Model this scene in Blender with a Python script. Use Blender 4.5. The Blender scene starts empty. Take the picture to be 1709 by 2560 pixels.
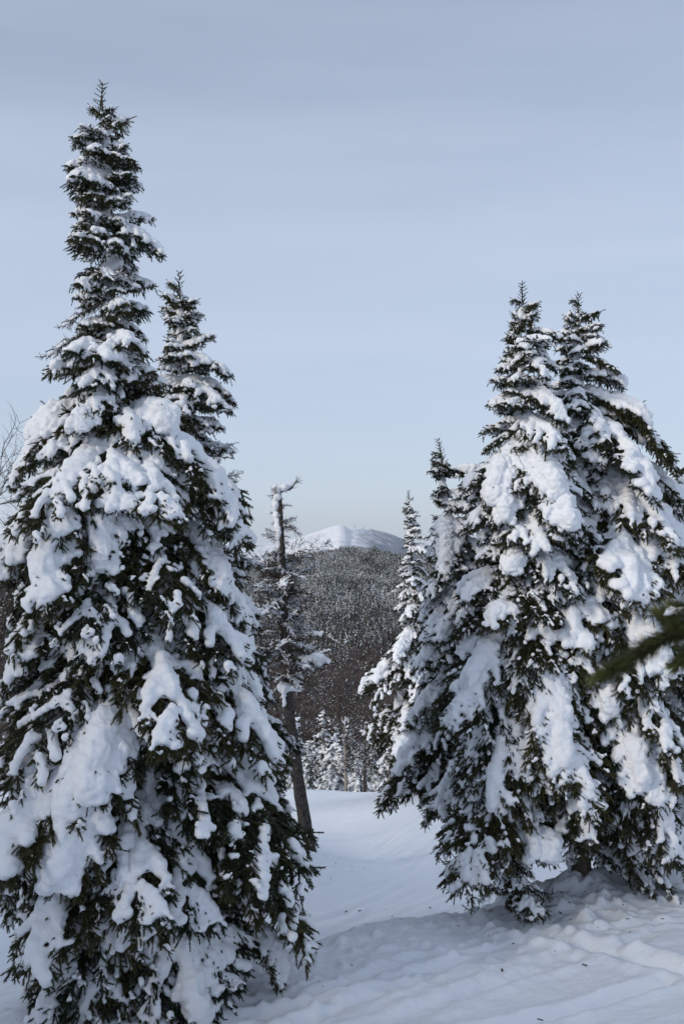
import bpy, math, random
import numpy as np
from mathutils import Vector, Euler

R = math.radians
rng = np.random.default_rng(7)
random.seed(7)
scene = bpy.context.scene
col = scene.collection

# ------------------------------------------------------------------ camera
F = 2489.0            # focal length in photo pixels (35 mm on a 36 mm tall frame, 2560 px)
HOR = 1350.0          # photo row of the level horizon
cam = bpy.data.cameras.new('camera')
cam.sensor_fit = 'VERTICAL'; cam.sensor_height = 36.0; cam.sensor_width = 24.0
cam.lens = 35.0
cam.shift_y = (HOR - 1280.0) / 2560.0
cam.clip_start = 0.05; cam.clip_end = 40000
cam.dof.use_dof = True; cam.dof.focus_distance = 8.0; cam.dof.aperture_fstop = 11.0
cam_o = bpy.data.objects.new('camera', cam); col.objects.link(cam_o)
cam_o.location = (0, 0, 0); cam_o.rotation_euler = (R(90), 0, 0)
scene.camera = cam_o

# ------------------------------------------------------------------ world, sun, exposure
SUN_EL, SUN_AZ = 24.0, 232.0        # azimuth clockwise from +Y: sun behind the camera, to the left
world = bpy.data.worlds.new('World'); scene.world = world
world.use_nodes = True
wt = world.node_tree; wt.nodes.clear()
wo = wt.nodes.new('ShaderNodeOutputWorld'); bg = wt.nodes.new('ShaderNodeBackground')
sky = wt.nodes.new('ShaderNodeTexSky'); sky.sky_type = 'NISHITA'; sky.sun_disc = False
sky.sun_elevation = R(SUN_EL); sky.sun_rotation = R(SUN_AZ)
sky.altitude = 900; sky.air_density = 1.0; sky.dust_density = 1.5; sky.ozone_density = 1.5
# thin veil of high cloud: soft streaks mixed over the clear sky
tc = wt.nodes.new('ShaderNodeTexCoord'); mp = wt.nodes.new('ShaderNodeMapping')
mp.inputs['Scale'].default_value = (1.2, 1.2, 9.0)
nz = wt.nodes.new('ShaderNodeTexNoise'); nz.inputs['Scale'].default_value = 1.6
nz.inputs['Detail'].default_value = 5; nz.inputs['Roughness'].default_value = 0.5
mr = wt.nodes.new('ShaderNodeMapRange'); mr.inputs[1].default_value = .3; mr.inputs[2].default_value = .7
mr.inputs[3].default_value = -.065; mr.inputs[4].default_value = .065
mix = wt.nodes.new('ShaderNodeMix'); mix.data_type = 'RGBA'
VEIL = (6.1, 7.0, 8.6, 1)
mix.inputs[7].default_value = VEIL
wt.links.new(tc.outputs['Generated'], mp.inputs[0]); wt.links.new(mp.outputs[0], nz.inputs['Vector'])
wt.links.new(nz.outputs[0], mr.inputs[0])
sx = wt.nodes.new('ShaderNodeSeparateXYZ'); wt.links.new(tc.outputs['Generated'], sx.inputs[0])
fc = wt.nodes.new('ShaderNodeFloatCurve'); cv = fc.mapping.curves[0]       # how thick the veil looks at each height in the sky
cv.points[0].location = (0, .68); cv.points[1].location = (1, .64)
for q in ((.08, .73), (.22, .75), (.36, .64), (.48, .55), (.7, .59)): cv.points.new(*q)
fc.mapping.update()
wt.links.new(sx.outputs['Z'], fc.inputs['Value'])
ad = wt.nodes.new('ShaderNodeMath'); ad.operation = 'ADD'; wt.links.new(fc.outputs[0], ad.inputs[0]); wt.links.new(mr.outputs[0], ad.inputs[1])
wt.links.new(ad.outputs[0], mix.inputs[0])
wt.links.new(sky.outputs[0], mix.inputs[6]); wt.links.new(mix.outputs[2], bg.inputs[0])
bg.inputs[1].default_value = 0.085
wt.links.new(bg.outputs[0], wo.inputs[0])

sun = bpy.data.lights.new('sun', 'SUN'); sun.energy = 1.5; sun.angle = R(10); sun.color = (1, .92, .80)
sun_o = bpy.data.objects.new('sun', sun); col.objects.link(sun_o)
sv = Vector((math.sin(R(SUN_AZ)) * math.cos(R(SUN_EL)), math.cos(R(SUN_AZ)) * math.cos(R(SUN_EL)), math.sin(R(SUN_EL))))
sun_o.rotation_euler = (-sv).to_track_quat('-Z', 'Y').to_euler()
scene.view_settings.view_transform = 'Standard'; scene.view_settings.look = 'None'
scene.view_settings.gamma = 1.0; scene.view_settings.use_curve_mapping = False
scene.view_settings.exposure = 0.25
scene.render.engine = 'CYCLES'
scene.cycles.max_bounces = 8; scene.cycles.diffuse_bounces = 5
scene.cycles.use_adaptive_sampling = False

HAZE = 1.5e-5        # haze density per metre

# ------------------------------------------------------------------ helpers
def P(px, py, d):
    """point at distance d in front of the camera seen at photo pixel (px, py)"""
    return np.array([(px - 854.5) / F * d, d, (HOR - py) / F * d])

_perm = np.random.default_rng(3).integers(0, 1 << 30, 4096)
def _hash(*ii):
    h = np.zeros(ii[0].shape, dtype=np.int64)
    for i in ii:
        h = _perm[(h + i.astype(np.int64)) & 4095]
    return (h & 0xfffff) / float(0xfffff)
def vnoise(p):
    """value noise in [-1, 1]; p is (n, k) with k = 2 or 3"""
    p = np.asarray(p, float); i = np.floor(p); f = p - i; f = f * f * (3 - 2 * f)
    k = p.shape[1]; out = np.zeros(len(p))
    for c in range(1 << k):
        w = np.ones(len(p)); ii = []
        for a in range(k):
            b = (c >> a) & 1
            w = w * (f[:, a] if b else 1 - f[:, a]); ii.append(i[:, a] + b)
        out += w * _hash(*ii)
    return out * 2 - 1
def fbm(p, octs=4, rough=.5):
    s = 0; a = 1; t = 0
    p = np.asarray(p, float)
    for o in range(octs):
        s = s + a * vnoise(p * (2 ** o) + 17.3 * o); t += a; a *= rough
    return s / t
def unit(v):
    v = np.asarray(v, float)
    return v / np.maximum(np.linalg.norm(v, axis=-1, keepdims=True), 1e-9)
def sstep(x, a, b):
    t = np.clip((x - a) / (b - a), 0, 1); return t * t * (3 - 2 * t)

class MB:
    """collects triangles (with a material slot each) and builds one mesh"""
    def __init__(s): s.v = []; s.t = []; s.m = []; s.n = 0
    def add(s, v, t, m=0):
        v = np.asarray(v, float).reshape(-1, 3); t = np.asarray(t, np.int64).reshape(-1, 3)
        s.v.append(v); s.t.append(t + s.n); s.m.append(np.full(len(t), m, np.int32)); s.n += len(v)
    def mesh(s, name, mats, smooth=True):
        return mesh_arrays(name, np.concatenate(s.v), np.concatenate(s.t), mats, np.concatenate(s.m), smooth)
def mesh_arrays(name, v, t, mats, mi=None, smooth=True):
    me = bpy.data.meshes.new(name)
    me.vertices.add(len(v)); me.vertices.foreach_set('co', np.ascontiguousarray(v, np.float32).ravel())
    me.loops.add(len(t) * 3); me.loops.foreach_set('vertex_index', np.ascontiguousarray(t, np.int32).ravel())
    me.polygons.add(len(t)); me.polygons.foreach_set('loop_start', np.arange(0, len(t) * 3, 3, dtype=np.int32))
    if mi is not None: me.polygons.foreach_set('material_index', mi.astype(np.int32))
    me.polygons.foreach_set('use_smooth', np.full(len(t), smooth))
    for m in mats: me.materials.append(m)
    me.update(calc_edges=True); me.validate()
    return me
def tube(pts, rad, sides=5, cap=True):
    pts = np.asarray(pts, float); n = len(pts); rad = np.broadcast_to(rad, (n,))
    tan = np.gradient(pts, axis=0); tan = unit(tan)
    ref = np.array([0, 0, 1.]) if abs(tan[0, 2]) < .8 else np.array([1., 0, 0])
    a = unit(np.cross(tan, ref)); b = np.cross(tan, a)
    ang = np.arange(sides) * 2 * np.pi / sides
    v = pts[:, None] + rad[:, None, None] * (a[:, None] * np.cos(ang)[None, :, None] + b[:, None] * np.sin(ang)[None, :, None])
    i = np.arange(n - 1)[:, None] * sides; j = np.arange(sides)[None]; k = (j + 1) % sides
    q = [np.stack([i + j, i + k, i + sides + k], -1).reshape(-1, 3), np.stack([i + j, i + sides + k, i + sides + j], -1).reshape(-1, 3)]
    v = v.reshape(-1, 3); t = np.concatenate(q)
    if cap:
        v = np.concatenate([v, pts[:1], pts[-1:]]); c0, c1 = n * sides, n * sides + 1
        jj = np.arange(sides); kk = (jj + 1) % sides
        t = np.concatenate([t, np.stack([np.full(sides, c0), kk, jj], -1), np.stack([np.full(sides, c1), (n - 1) * sides + jj, (n - 1) * sides + kk], -1)])
    return v, t
def obj(name, me, parent=None, loc=(0, 0, 0), rot=(0, 0, 0), sc=1.0, **props):
    o = bpy.data.objects.new(name, me); col.objects.link(o)
    if parent is not None: o.parent = parent
    o.location = loc; o.rotation_euler = rot
    o.scale = (sc, sc, sc) if np.isscalar(sc) else sc
    for k, v in props.items(): o[k] = v
    return o
def tag(o, label, cat, group=None):
    o['label'] = label; o['category'] = cat
    if group: o['group'] = group
    return o

# ------------------------------------------------------------------ materials
def new_mat(name):
    m = bpy.data.materials.new(name); m.use_nodes = True
    nt = m.node_tree; b = nt.nodes['Principled BSDF']
    return m, nt, b
def noise_node(nt, scale, detail=4, rough=.55, coord='Object', stretch=None):
    t = nt.nodes.new('ShaderNodeTexCoord'); n = nt.nodes.new('ShaderNodeTexNoise')
    n.inputs['Scale'].default_value = scale; n.inputs['Detail'].default_value = detail; n.inputs['Roughness'].default_value = rough
    src = t.outputs[coord]
    if stretch:
        mp = nt.nodes.new('ShaderNodeMapping'); mp.inputs['Scale'].default_value = stretch
        nt.links.new(src, mp.inputs[0]); src = mp.outputs[0]
    nt.links.new(src, n.inputs['Vector']); return n
def ramp(nt, fac, stops):
    r = nt.nodes.new('ShaderNodeValToRGB'); e = r.color_ramp.elements
    while len(e) < len(stops): e.new(.5)
    for k, (p, c) in enumerate(stops): e[k].position = p; e[k].color = (*c, 1)
    nt.links.new(fac, r.inputs[0]); return r
def bump(nt, b, fac, strength, dist):
    n = nt.nodes.new('ShaderNodeBump'); n.inputs['Strength'].default_value = strength; n.inputs['Distance'].default_value = dist
    nt.links.new(fac, n.inputs['Height']); nt.links.new(n.outputs[0], b.inputs['Normal']); return n
def snow_mat(name, c=(.89, .905, .935), scale=60, dist=.006):
    m, nt, b = new_mat(name)
    n = noise_node(nt, scale, 6, .65)
    n2 = noise_node(nt, scale * .12, 3, .5)
    r = ramp(nt, n2.outputs[0], [(.3, tuple(x * .96 for x in c)), (.7, c)])
    nt.links.new(r.outputs[0], b.inputs['Base Color'])
    b.inputs['Roughness'].default_value = .7; b.inputs['Specular IOR Level'].default_value = .25
    bump(nt, b, n.outputs[0], .75, dist * 1.6)
    return m
M_snow = snow_mat('snow_on_boughs')
def needle_mat(name, c0, c1):
    m, nt, b = new_mat(name)
    oi = nt.nodes.new('ShaderNodeObjectInfo')
    n = noise_node(nt, 9, 3)
    ma = nt.nodes.new('ShaderNodeMath'); ma.operation = 'ADD'
    mb = nt.nodes.new('ShaderNodeMath'); mb.operation = 'MULTIPLY'; mb.inputs[1].default_value = .5
    nt.links.new(n.outputs[0], ma.inputs[0]); nt.links.new(oi.outputs['Random'], ma.inputs[1]); nt.links.new(ma.outputs[0], mb.inputs[0])
    r = ramp(nt, mb.outputs[0], [(.25, c0), (.75, c1)])
    nt.links.new(r.outputs[0], b.inputs['Base Color'])
    b.inputs['Roughness'].default_value = .55; b.inputs['Specular IOR Level'].default_value = .3
    return m
M_needle = needle_mat('spruce_needles', (.026, .038, .020), (.078, .074, .028))
M_needle_far = needle_mat('distant_needles', (.030, .040, .024), (.05, .058, .032))
def bark_mat(name, c0, c1, scale=30, stretch=(1, 1, .25)):
    m, nt, b = new_mat(name)
    n = noise_node(nt, scale, 6, .65, stretch=stretch)
    r = ramp(nt, n.outputs[0], [(.35, c0), (.65, c1)])
    nt.links.new(r.outputs[0], b.inputs['Base Color']); b.inputs['Roughness'].default_value = .9
    b.inputs['Specular IOR Level'].default_value = .15
    bump(nt, b, n.outputs[0], .8, .012); return m
M_bark = bark_mat('spruce_bark', (.055, .042, .034), (.15, .115, .095))
M_deadwood = bark_mat('dead_spruce_bark', (.018, .016, .015), (.115, .098, .088), 46, (1, 1, .5))
M_twig = bark_mat('twig_bark', (.05, .042, .036), (.11, .092, .078), 60)
M_birch = bark_mat('birch_bark', (.16, .13, .11), (.42, .37, .32), 12, (1, 1, 3))
M_post = bark_mat('post_wood', (.16, .11, .075), (.28, .2, .14), 40, (1, 1, .08))

# ------------------------------------------------------------------ ground shape
B_d = [-30, 0, 3, 6, 8, 9.3, 10.5, 12.5, 15.5, 20, 23, 26, 30, 35, 42, 60, 80]
B_z = [9, -1.65, -2.5, -3.25, -3.5, -3.76, -4.02, -4.28, -4.70, -5.38, -5.96, -6.6, -7.9, -9.9, -13, -22, -32]
F_d = [-30, 0, 1, 3, 5, 6.3, 8, 9, 11]
F_z = [9, -1.65, -1.85, -2.42, -2.86, -3.05, -3.13, -3.15, -3.2]
RX = [-9, -3, -1.33, -.63, .3, 1.18, 2.13, 3.1, 6, 10]
RD = [4.5, 6.0, 6.75, 7.35, 8.05, 8.65, 9.5, 9.8, 10, 10]
def ground_base(x, d):
    x = np.asarray(x, float); d = np.asarray(d, float)
    zb = np.interp(d, B_d, B_z)
    zf = np.interp(d, F_d, F_z)
    r = np.interp(x, RX, RD) + .12 * np.sin(x * 2.1 + 1) + .07 * np.sin(x * 5.3)
    w = sstep(d, r - .4, r + 1.6)
    z = zf * (1 - w) + zb * w
    z += .36 * np.exp(-(((x + .75) / .8) ** 2 + ((d - 13.0) / 2.6) ** 2))          # bank the snag stands on
    z += .30 * np.exp(-(((x - 1.9) / 1.2) ** 2 + ((d - 20) / 4.) ** 2))           # bank under the slim tree
    z += .16 * np.exp(-(((x - 2.15) / .45) ** 2 + ((d - 9.05) / .5) ** 2))          # snow piled round the right trunk
    z += .10 * np.exp(-(((x + 1.33) / .5) ** 2 + ((d - 6.7) / .5) ** 2))
    z -= .10 * np.exp(-(((x - 3.4) / .8) ** 2 + ((d - 8.6) / .8) ** 2))
    z += .10 * np.sin(x * .9 + d * .35) * sstep(d, 11, 16)
    return z
def ground_z(x, d):
    return float(ground_base(np.array([x]), np.array([d]))[0])

def build_ground():
    rows = np.concatenate([np.linspace(-28, 0, 20, endpoint=False), np.linspace(0, 5.2, 40, endpoint=False), np.arange(5.2, 11, .022),
                           np.arange(11, 17, .05), np.arange(17, 32, .12), np.linspace(32, 80, 30)])
    s = np.linspace(-1, 1, 561)
    D, S = np.meshgrid(rows, s, indexing='ij')
    W = 13 + 1.3 * np.maximum(D, 0)
    X = W * (.30 * S + .70 * S ** 3)
    x = X.ravel(); d = D.ravel()
    z = ground_base(x, d)
    p = np.stack([x, d], 1)
    near = sstep(d, 2, 4)
    r = np.interp(x, RX, RD) + .12 * np.sin(x * 2.1 + 1) + .07 * np.sin(x * 5.3)
    front = 1 - sstep(d, r - .1, r + .5)
    z += .03 * fbm(p * .8, 3)
    # churned snow on the bench, lumps thrown up along its lip
    z += front * (.009 * fbm(p * 3.2, 3, .5) + .009 * fbm(np.stack([(x * .8 + d * .6) * 5, (d * .8 - x * .6) * 17], 1), 4, .65) + .007 * fbm(p * 38, 2))
    lip = np.exp(-((d - r + .25) / .38) ** 2)
    lump = np.maximum(0, fbm(p * 11 + 31, 3, .55) - .02)
    z += lip * sstep(x, -.9, .2) * lump * .085
    l2 = np.exp(-((d - r + .9) / .7) ** 2)
    z += l2 * np.maximum(0, fbm(p * 11 + 5, 2) - .10) * .06
    # ski tracks: shallow grooves running with the slope
    for (x0, d0, ang, wd, dep, L0, L1) in [(-.3, 6.4, 50, .05, .022, -3, 1.6), (-.1, 6.35, 47, .05, .022, -3, 1.7), (.75, 6.6, 42, .06, .02, -3, 1.8),
            (1.1, 6.9, 38, .05, .022, -3, 1.9), (1.6, 6.6, 30, .05, .025, -2, 2.2), (2.1, 7.4, -42, .09, .05, -1.8, 1.6), (.3, 7.0, 30, .04, .02, -2, 1.),
            (2.5, 7.0, 28, .05, .02, -2, 2), (-.9, 6.2, 24, .05, .02, -1, 1.3), (1.9, 7.9, 20, .04, .018, -2, 2)]:
        a = R(ang); u = (x - x0) * math.cos(a) + (d - d0) * math.sin(a); w = -(x - x0) * math.sin(a) + (d - d0) * math.cos(a)
        w = w + .05 * np.sin(u * 1.7 + x0 * 5)
        m = sstep(u, L0, L0 + .6) * (1 - sstep(u, L1 - .5, L1)) * front
        z += m * dep * (-np.exp(-(w / wd) ** 2) + .7 * np.exp(-((np.abs(w) - 2 * wd) / wd) ** 2)) * (1 + .6 * vnoise(np.stack([u * 9, w * 9], 1)))
    back = sstep(d, r + .4, r + 1.3)
    for k in range(16):
        x0 = -1.2 + .17 * k + .05 * math.sin(k * 7); a = R(66 + 7 * math.sin(k * 3.1))
        u = (x - x0) * math.cos(a) + (d - 11) * math.sin(a); w = -(x - x0) * math.sin(a) + (d - 11) * math.cos(a)
        w = w + .10 * np.sin(u * .8 + k)
        z += back * (1 - sstep(d, 18, 26)) * .017 * (-np.exp(-(w / .035) ** 2) + .6 * np.exp(-((w - .1) / .05) ** 2)) * (.5 + .5 * vnoise(np.stack([u * 1.5 + k, u * 0 + k], 1)))
    for bx, bd, rr in [(-1.33, 6.7, .9), (1.48, 8.5, .8), (2.15, 9.0, .9), (3.65, 10.3, .9)]:      # clods dropped under the boughs
        q = np.hypot(x - bx, d - bd)
        z += np.exp(-(q / rr) ** 4) * (.10 * np.maximum(0, fbm(p * 6 + 40, 3) - .05) + .03 * np.maximum(0, fbm(p * 15 + 8, 2)))
        z -= .06 * np.exp(-((q - .28) / .16) ** 2)
    z += back * (.010 * fbm(np.stack([(x * .6 + d * .8) * 2.2, (d * .6 - x * .8) * 4.5], 1) + 9, 4, .6) + .03 * fbm(np.stack([x * .8 + d * .6, d * .8 - x * .6], 1) * .7 + 3, 2))
    z += back * sstep(x, -1.6, -.2) * (1 - sstep(x, 1.2, 2.4)) * np.exp(-((d - 13.4 - .8 * x) / .5) ** 2) * (.03 + .05 * np.maximum(0, fbm(p * 6, 3)))
    nr, nc = D.shape
    i = np.arange(nr - 1)[:, None] * nc + np.arange(nc - 1)[None]
    t = np.concatenate([np.stack([i, i + 1, i + nc + 1], -1).reshape(-1, 3), np.stack([i, i + nc + 1, i + nc], -1).reshape(-1, 3)])
    m, nt, b = new_mat('ground_snow')
    n1 = noise_node(nt, 38, 6, .7); n2 = noise_node(nt, 2.2, 4, .5)
    rr = ramp(nt, n2.outputs[0], [(.3, (.875, .90, .945)), (.7, (.90, .925, .965))])
    nt.links.new(rr.outputs[0], b.inputs['Base Color']); b.inputs['Roughness'].default_value = .75; b.inputs['Specular IOR Level'].default_value = .2
    bump(nt, b, n1.outputs[0], .45, .02)
    obj('snow_ground', mesh_arrays('snow_ground', np.stack([x, d, z], 1), t, [m]), kind='structure', label='snow covered ski slope with faint tracks and a lumpy lip')
build_ground()

# ------------------------------------------------------------------ far terrain
H_d = [70, 150, 300, 600, 900, 1000, 1250, 1500, 1800, 2200, 2450, 2600, 3000, 5000]
H_z = [-36, -62, -108, -158, -182, -190, -186, -162, -121, -74, -55, -50, -100, -220]
def hill_z(x, d):
    z = np.interp(d, H_d, H_z)
    p = np.stack([x / 300., d / 420.], 1)
    z = z + sstep(d, 700, 1300) * (34 * fbm(p * 1.3, 4) + 8 * np.sin(x / 130. + d / 400.))
    return z
def grid_mesh(name, xs_fn, rows, ns, zfn, mats):
    s = np.linspace(-1, 1, ns); D, S = np.meshgrid(rows, s, indexing='ij'); X = xs_fn(S, D)
    x, d = X.ravel(), D.ravel(); z = zfn(x, d); nr, nc = D.shape
    i = np.arange(nr - 1)[:, None] * nc + np.arange(nc - 1)[None]
    t = np.concatenate([np.stack([i, i + 1, i + nc + 1], -1).reshape(-1, 3), np.stack([i, i + nc + 1, i + nc], -1).reshape(-1, 3)])
    return mesh_arrays(name, np.stack([x, d, z], 1), t, mats)
m_hill, nt, b = new_mat('forest_floor_snow')
n = noise_node(nt, .05, 5, .6); r_ = ramp(nt, n.outputs[0], [(.40, (.09, .075, .068)), (.68, (.34, .34, .36))])
nt.links.new(r_.outputs[0], b.inputs['Base Color']); b.inputs['Roughness'].default_value = .9
obj('hillside', grid_mesh('hillside', lambda S, D: S * (300 + 1.3 * D), np.concatenate([np.linspace(70, 900, 30, endpoint=False), np.linspace(900, 2700, 110, endpoint=False), np.linspace(2700, 5200, 12)]), 160, hill_z, [m_hill]),
    kind='structure', label='wooded valley hillside rising to a long level ridge')

K_px = [-1500, -600, -200, 0, 110, 250, 450, 640, 700, 745, 790, 825, 850, 864, 874, 888, 930, 975, 1015, 1060, 1200, 1500, 2000, 3000]
K_py = [1330, 1290, 1268, 1262, 1270, 1320, 1356, 1360, 1355, 1345, 1329, 1317, 1311, 1315, 1325, 1321, 1323, 1334, 1349, 1362, 1376, 1370, 1362, 1365]
MD = 9000.
def mtn_z(x, d):
    px = 854.5 + x / d * F
    md = MD + 13 * np.clip(px - 866, 0, 230) + 4 * np.clip(846 - px, 0, 150)      # the right shoulder runs back from the summit
    top = (HOR - np.interp(px, K_px, K_py)) / F * md
    s = np.where(d < md, (d - 6200) / (md - 6200), 1 - (d - md) / 4500.)
    s = np.clip(s, 0, 1)
    p = np.stack([x / 700., d / 900.], 1)
    rid = 1 - np.abs(fbm(p + 3, 4, .55)) * 2
    z = -420 + (top + 420) * (s ** .85)
    z += (rid - .5) * 62 * (s * (1 - s) * 4) + 6 * fbm(np.stack([x / 90., d / 130.], 1), 3) * sstep(s, .1, .6)
    return z
m_mtn, nt, b = new_mat('mountain_snow_forest_and_shade')
geo = nt.nodes.new('ShaderNodeNewGeometry'); sep = nt.nodes.new('ShaderNodeSeparateXYZ'); nt.links.new(geo.outputs['Position'], sep.inputs[0])
n1 = noise_node(nt, .012, 7, .7); n0 = noise_node(nt, .0022, 4, .6)
hm = nt.nodes.new('ShaderNodeMapRange'); hm.inputs[1].default_value = -260; hm.inputs[2].default_value = 190; hm.inputs[3].default_value = -.16; hm.inputs[4].default_value = .30
nt.links.new(sep.outputs['Z'], hm.inputs[0])
a1 = nt.nodes.new('ShaderNodeMath'); a1.operation = 'ADD'; nt.links.new(n1.outputs[0], a1.inputs[0]); nt.links.new(hm.outputs[0], a1.inputs[1])
a2 = nt.nodes.new('ShaderNodeMath'); a2.operation = 'MULTIPLY_ADD'; nt.links.new(n0.outputs[0], a2.inputs[0]); a2.inputs[1].default_value = .5; nt.links.new(a1.outputs[0], a2.inputs[2])
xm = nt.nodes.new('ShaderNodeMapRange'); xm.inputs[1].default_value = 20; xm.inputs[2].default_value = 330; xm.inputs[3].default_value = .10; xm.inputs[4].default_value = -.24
nt.links.new(sep.outputs['X'], xm.inputs[0])       # snowfields left, frosted forest right; the right flank's shade is painted in too
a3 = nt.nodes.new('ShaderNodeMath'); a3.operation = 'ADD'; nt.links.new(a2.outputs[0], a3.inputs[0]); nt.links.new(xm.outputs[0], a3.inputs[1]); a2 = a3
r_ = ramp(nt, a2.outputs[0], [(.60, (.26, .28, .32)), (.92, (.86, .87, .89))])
nt.links.new(r_.outputs[0], b.inputs['Base Color']); b.inputs['Roughness'].default_value = .9
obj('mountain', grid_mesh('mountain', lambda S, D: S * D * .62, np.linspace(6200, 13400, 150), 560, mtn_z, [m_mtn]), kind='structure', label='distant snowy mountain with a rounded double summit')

# ------------------------------------------------------------------ spruce boughs
UP = np.array([0, 0, 1.])
def needles(mb, O, D, Ln, slot, K=50, nl=.0155, nw=.0056, g=None):
    """bottle-brush shoots: K needle faces each plus a thin stem"""
    g = g or rng; n = len(O)
    if n == 0: return
    D = unit(D); ref = np.where(np.abs(D[:, 2:3]) < .8, UP[None], np.array([[1., 0, 0]]))
    a = unit(np.cross(D, ref)); b = np.cross(D, a)
    t = (np.arange(K)[None] + g.random((n, K))) / K
    ph = g.random((n, K)) * 2 * np.pi
    rad = a[:, None] * np.cos(ph)[..., None] + b[:, None] * np.sin(ph)[..., None]
    al = R(62) - R(38) * t ** 3 + (g.random((n, K)) - .5) * .4
    nd = rad * np.sin(al)[..., None] + D[:, None] * np.cos(al)[..., None]
    base = O[:, None] + D[:, None] * (Ln[:, None] * t)[..., None]
    ll = nl * (.75 + .5 * g.random((n, K)))
    side = np.cross(nd, rad) ; side = unit(side + 1e-4)
    v = np.stack([base + side * nw * .5, base - side * nw * .5, base + nd * ll[..., None]], 2).reshape(-1, 3)
    mb.add(v, np.arange(len(v)).reshape(-1, 3), slot)
    ang = np.arange(3) * 2 * np.pi / 3
    ring = (a[:, None] * np.cos(ang)[None, :, None] + b[:, None] * np.sin(ang)[None, :, None]) * .0034
    v0 = O[:, None] + ring; v1 = (O + D * Ln[:, None])[:, None] + ring * .6
    vv = np.concatenate([v0, v1], 1)
    q = np.array([[0, 1, 4], [0, 4, 3], [1, 2, 5], [1, 5, 4], [2, 0, 3], [2, 3, 5]])
    tt = (np.arange(n)[:, None, None] * 6 + q[None]).reshape(-1, 3)
    mb.add(vv.reshape(-1, 3), tt, slot)

_ico = None
def ico():
    global _ico
    if _ico is None:
        import bmesh
        bm = bmesh.new(); bmesh.ops.create_icosphere(bm, subdivisions=1, radius=1)
        bm.verts.ensure_lookup_table()
        _ico = (np.array([v.co[:] for v in bm.verts]), np.array([[v.index for v in f.verts] for f in bm.faces])); bm.free()
    return _ico
def snow_mesh(name, C, Rr, voxel, amp=.006, seed=0, smooth=2, mat=None):
    """melts a pile of balls into one lumpy snow body"""
    C = np.asarray(C); Rr = np.asarray(Rr); iv, it = ico(); n = len(C)
    v = (C[:, None] + iv[None] * Rr[:, None, None]).reshape(-1, 3)
    t = (np.arange(n)[:, None, None] * len(iv) + it[None]).reshape(-1, 3)
    me = mesh_arrays('tmp', v, t, [])
    o = bpy.data.objects.new('tmp', me); col.objects.link(o)
    md = o.modifiers.new('r', 'REMESH'); md.mode = 'VOXEL'; md.voxel_size = voxel; md.use_smooth_shade = True
    ms = o.modifiers.new('s', 'SMOOTH'); ms.factor = .5; ms.iterations = smooth
    dg = bpy.context.evaluated_depsgraph_get(); ev = o.evaluated_get(dg)
    m2 = bpy.data.meshes.new_from_object(ev); m2.name = name
    bpy.data.objects.remove(o); bpy.data.meshes.remove(me)
    k = len(m2.vertices); co = np.empty(k * 3, np.float32); m2.vertices.foreach_get('co', co); co = co.reshape(-1, 3).astype(float)
    no = np.empty(k * 3, np.float32); m2.vertices.foreach_get('normal', no); no = no.reshape(-1, 3)
    dsp = amp * 1.7 * vnoise(co * 13 + seed) + amp * 1.1 * vnoise(co * 31 + seed * 2) + amp * .7 * vnoise(co * 68 + seed)
    dsp -= amp * 1.4 * np.maximum(0, vnoise(co * np.array([9, 9, 24.]) + seed * 3) - .35)      # cracks and sags between layers
    co = co + no * dsp[:, None]
    m2.vertices.foreach_set('co', co.astype(np.float32).ravel())
    m2.polygons.foreach_set('use_smooth', np.full(len(m2.polygons), True))
    m2.materials.clear(); m2.materials.append(mat or M_snow); m2.update()
    return m2

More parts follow.
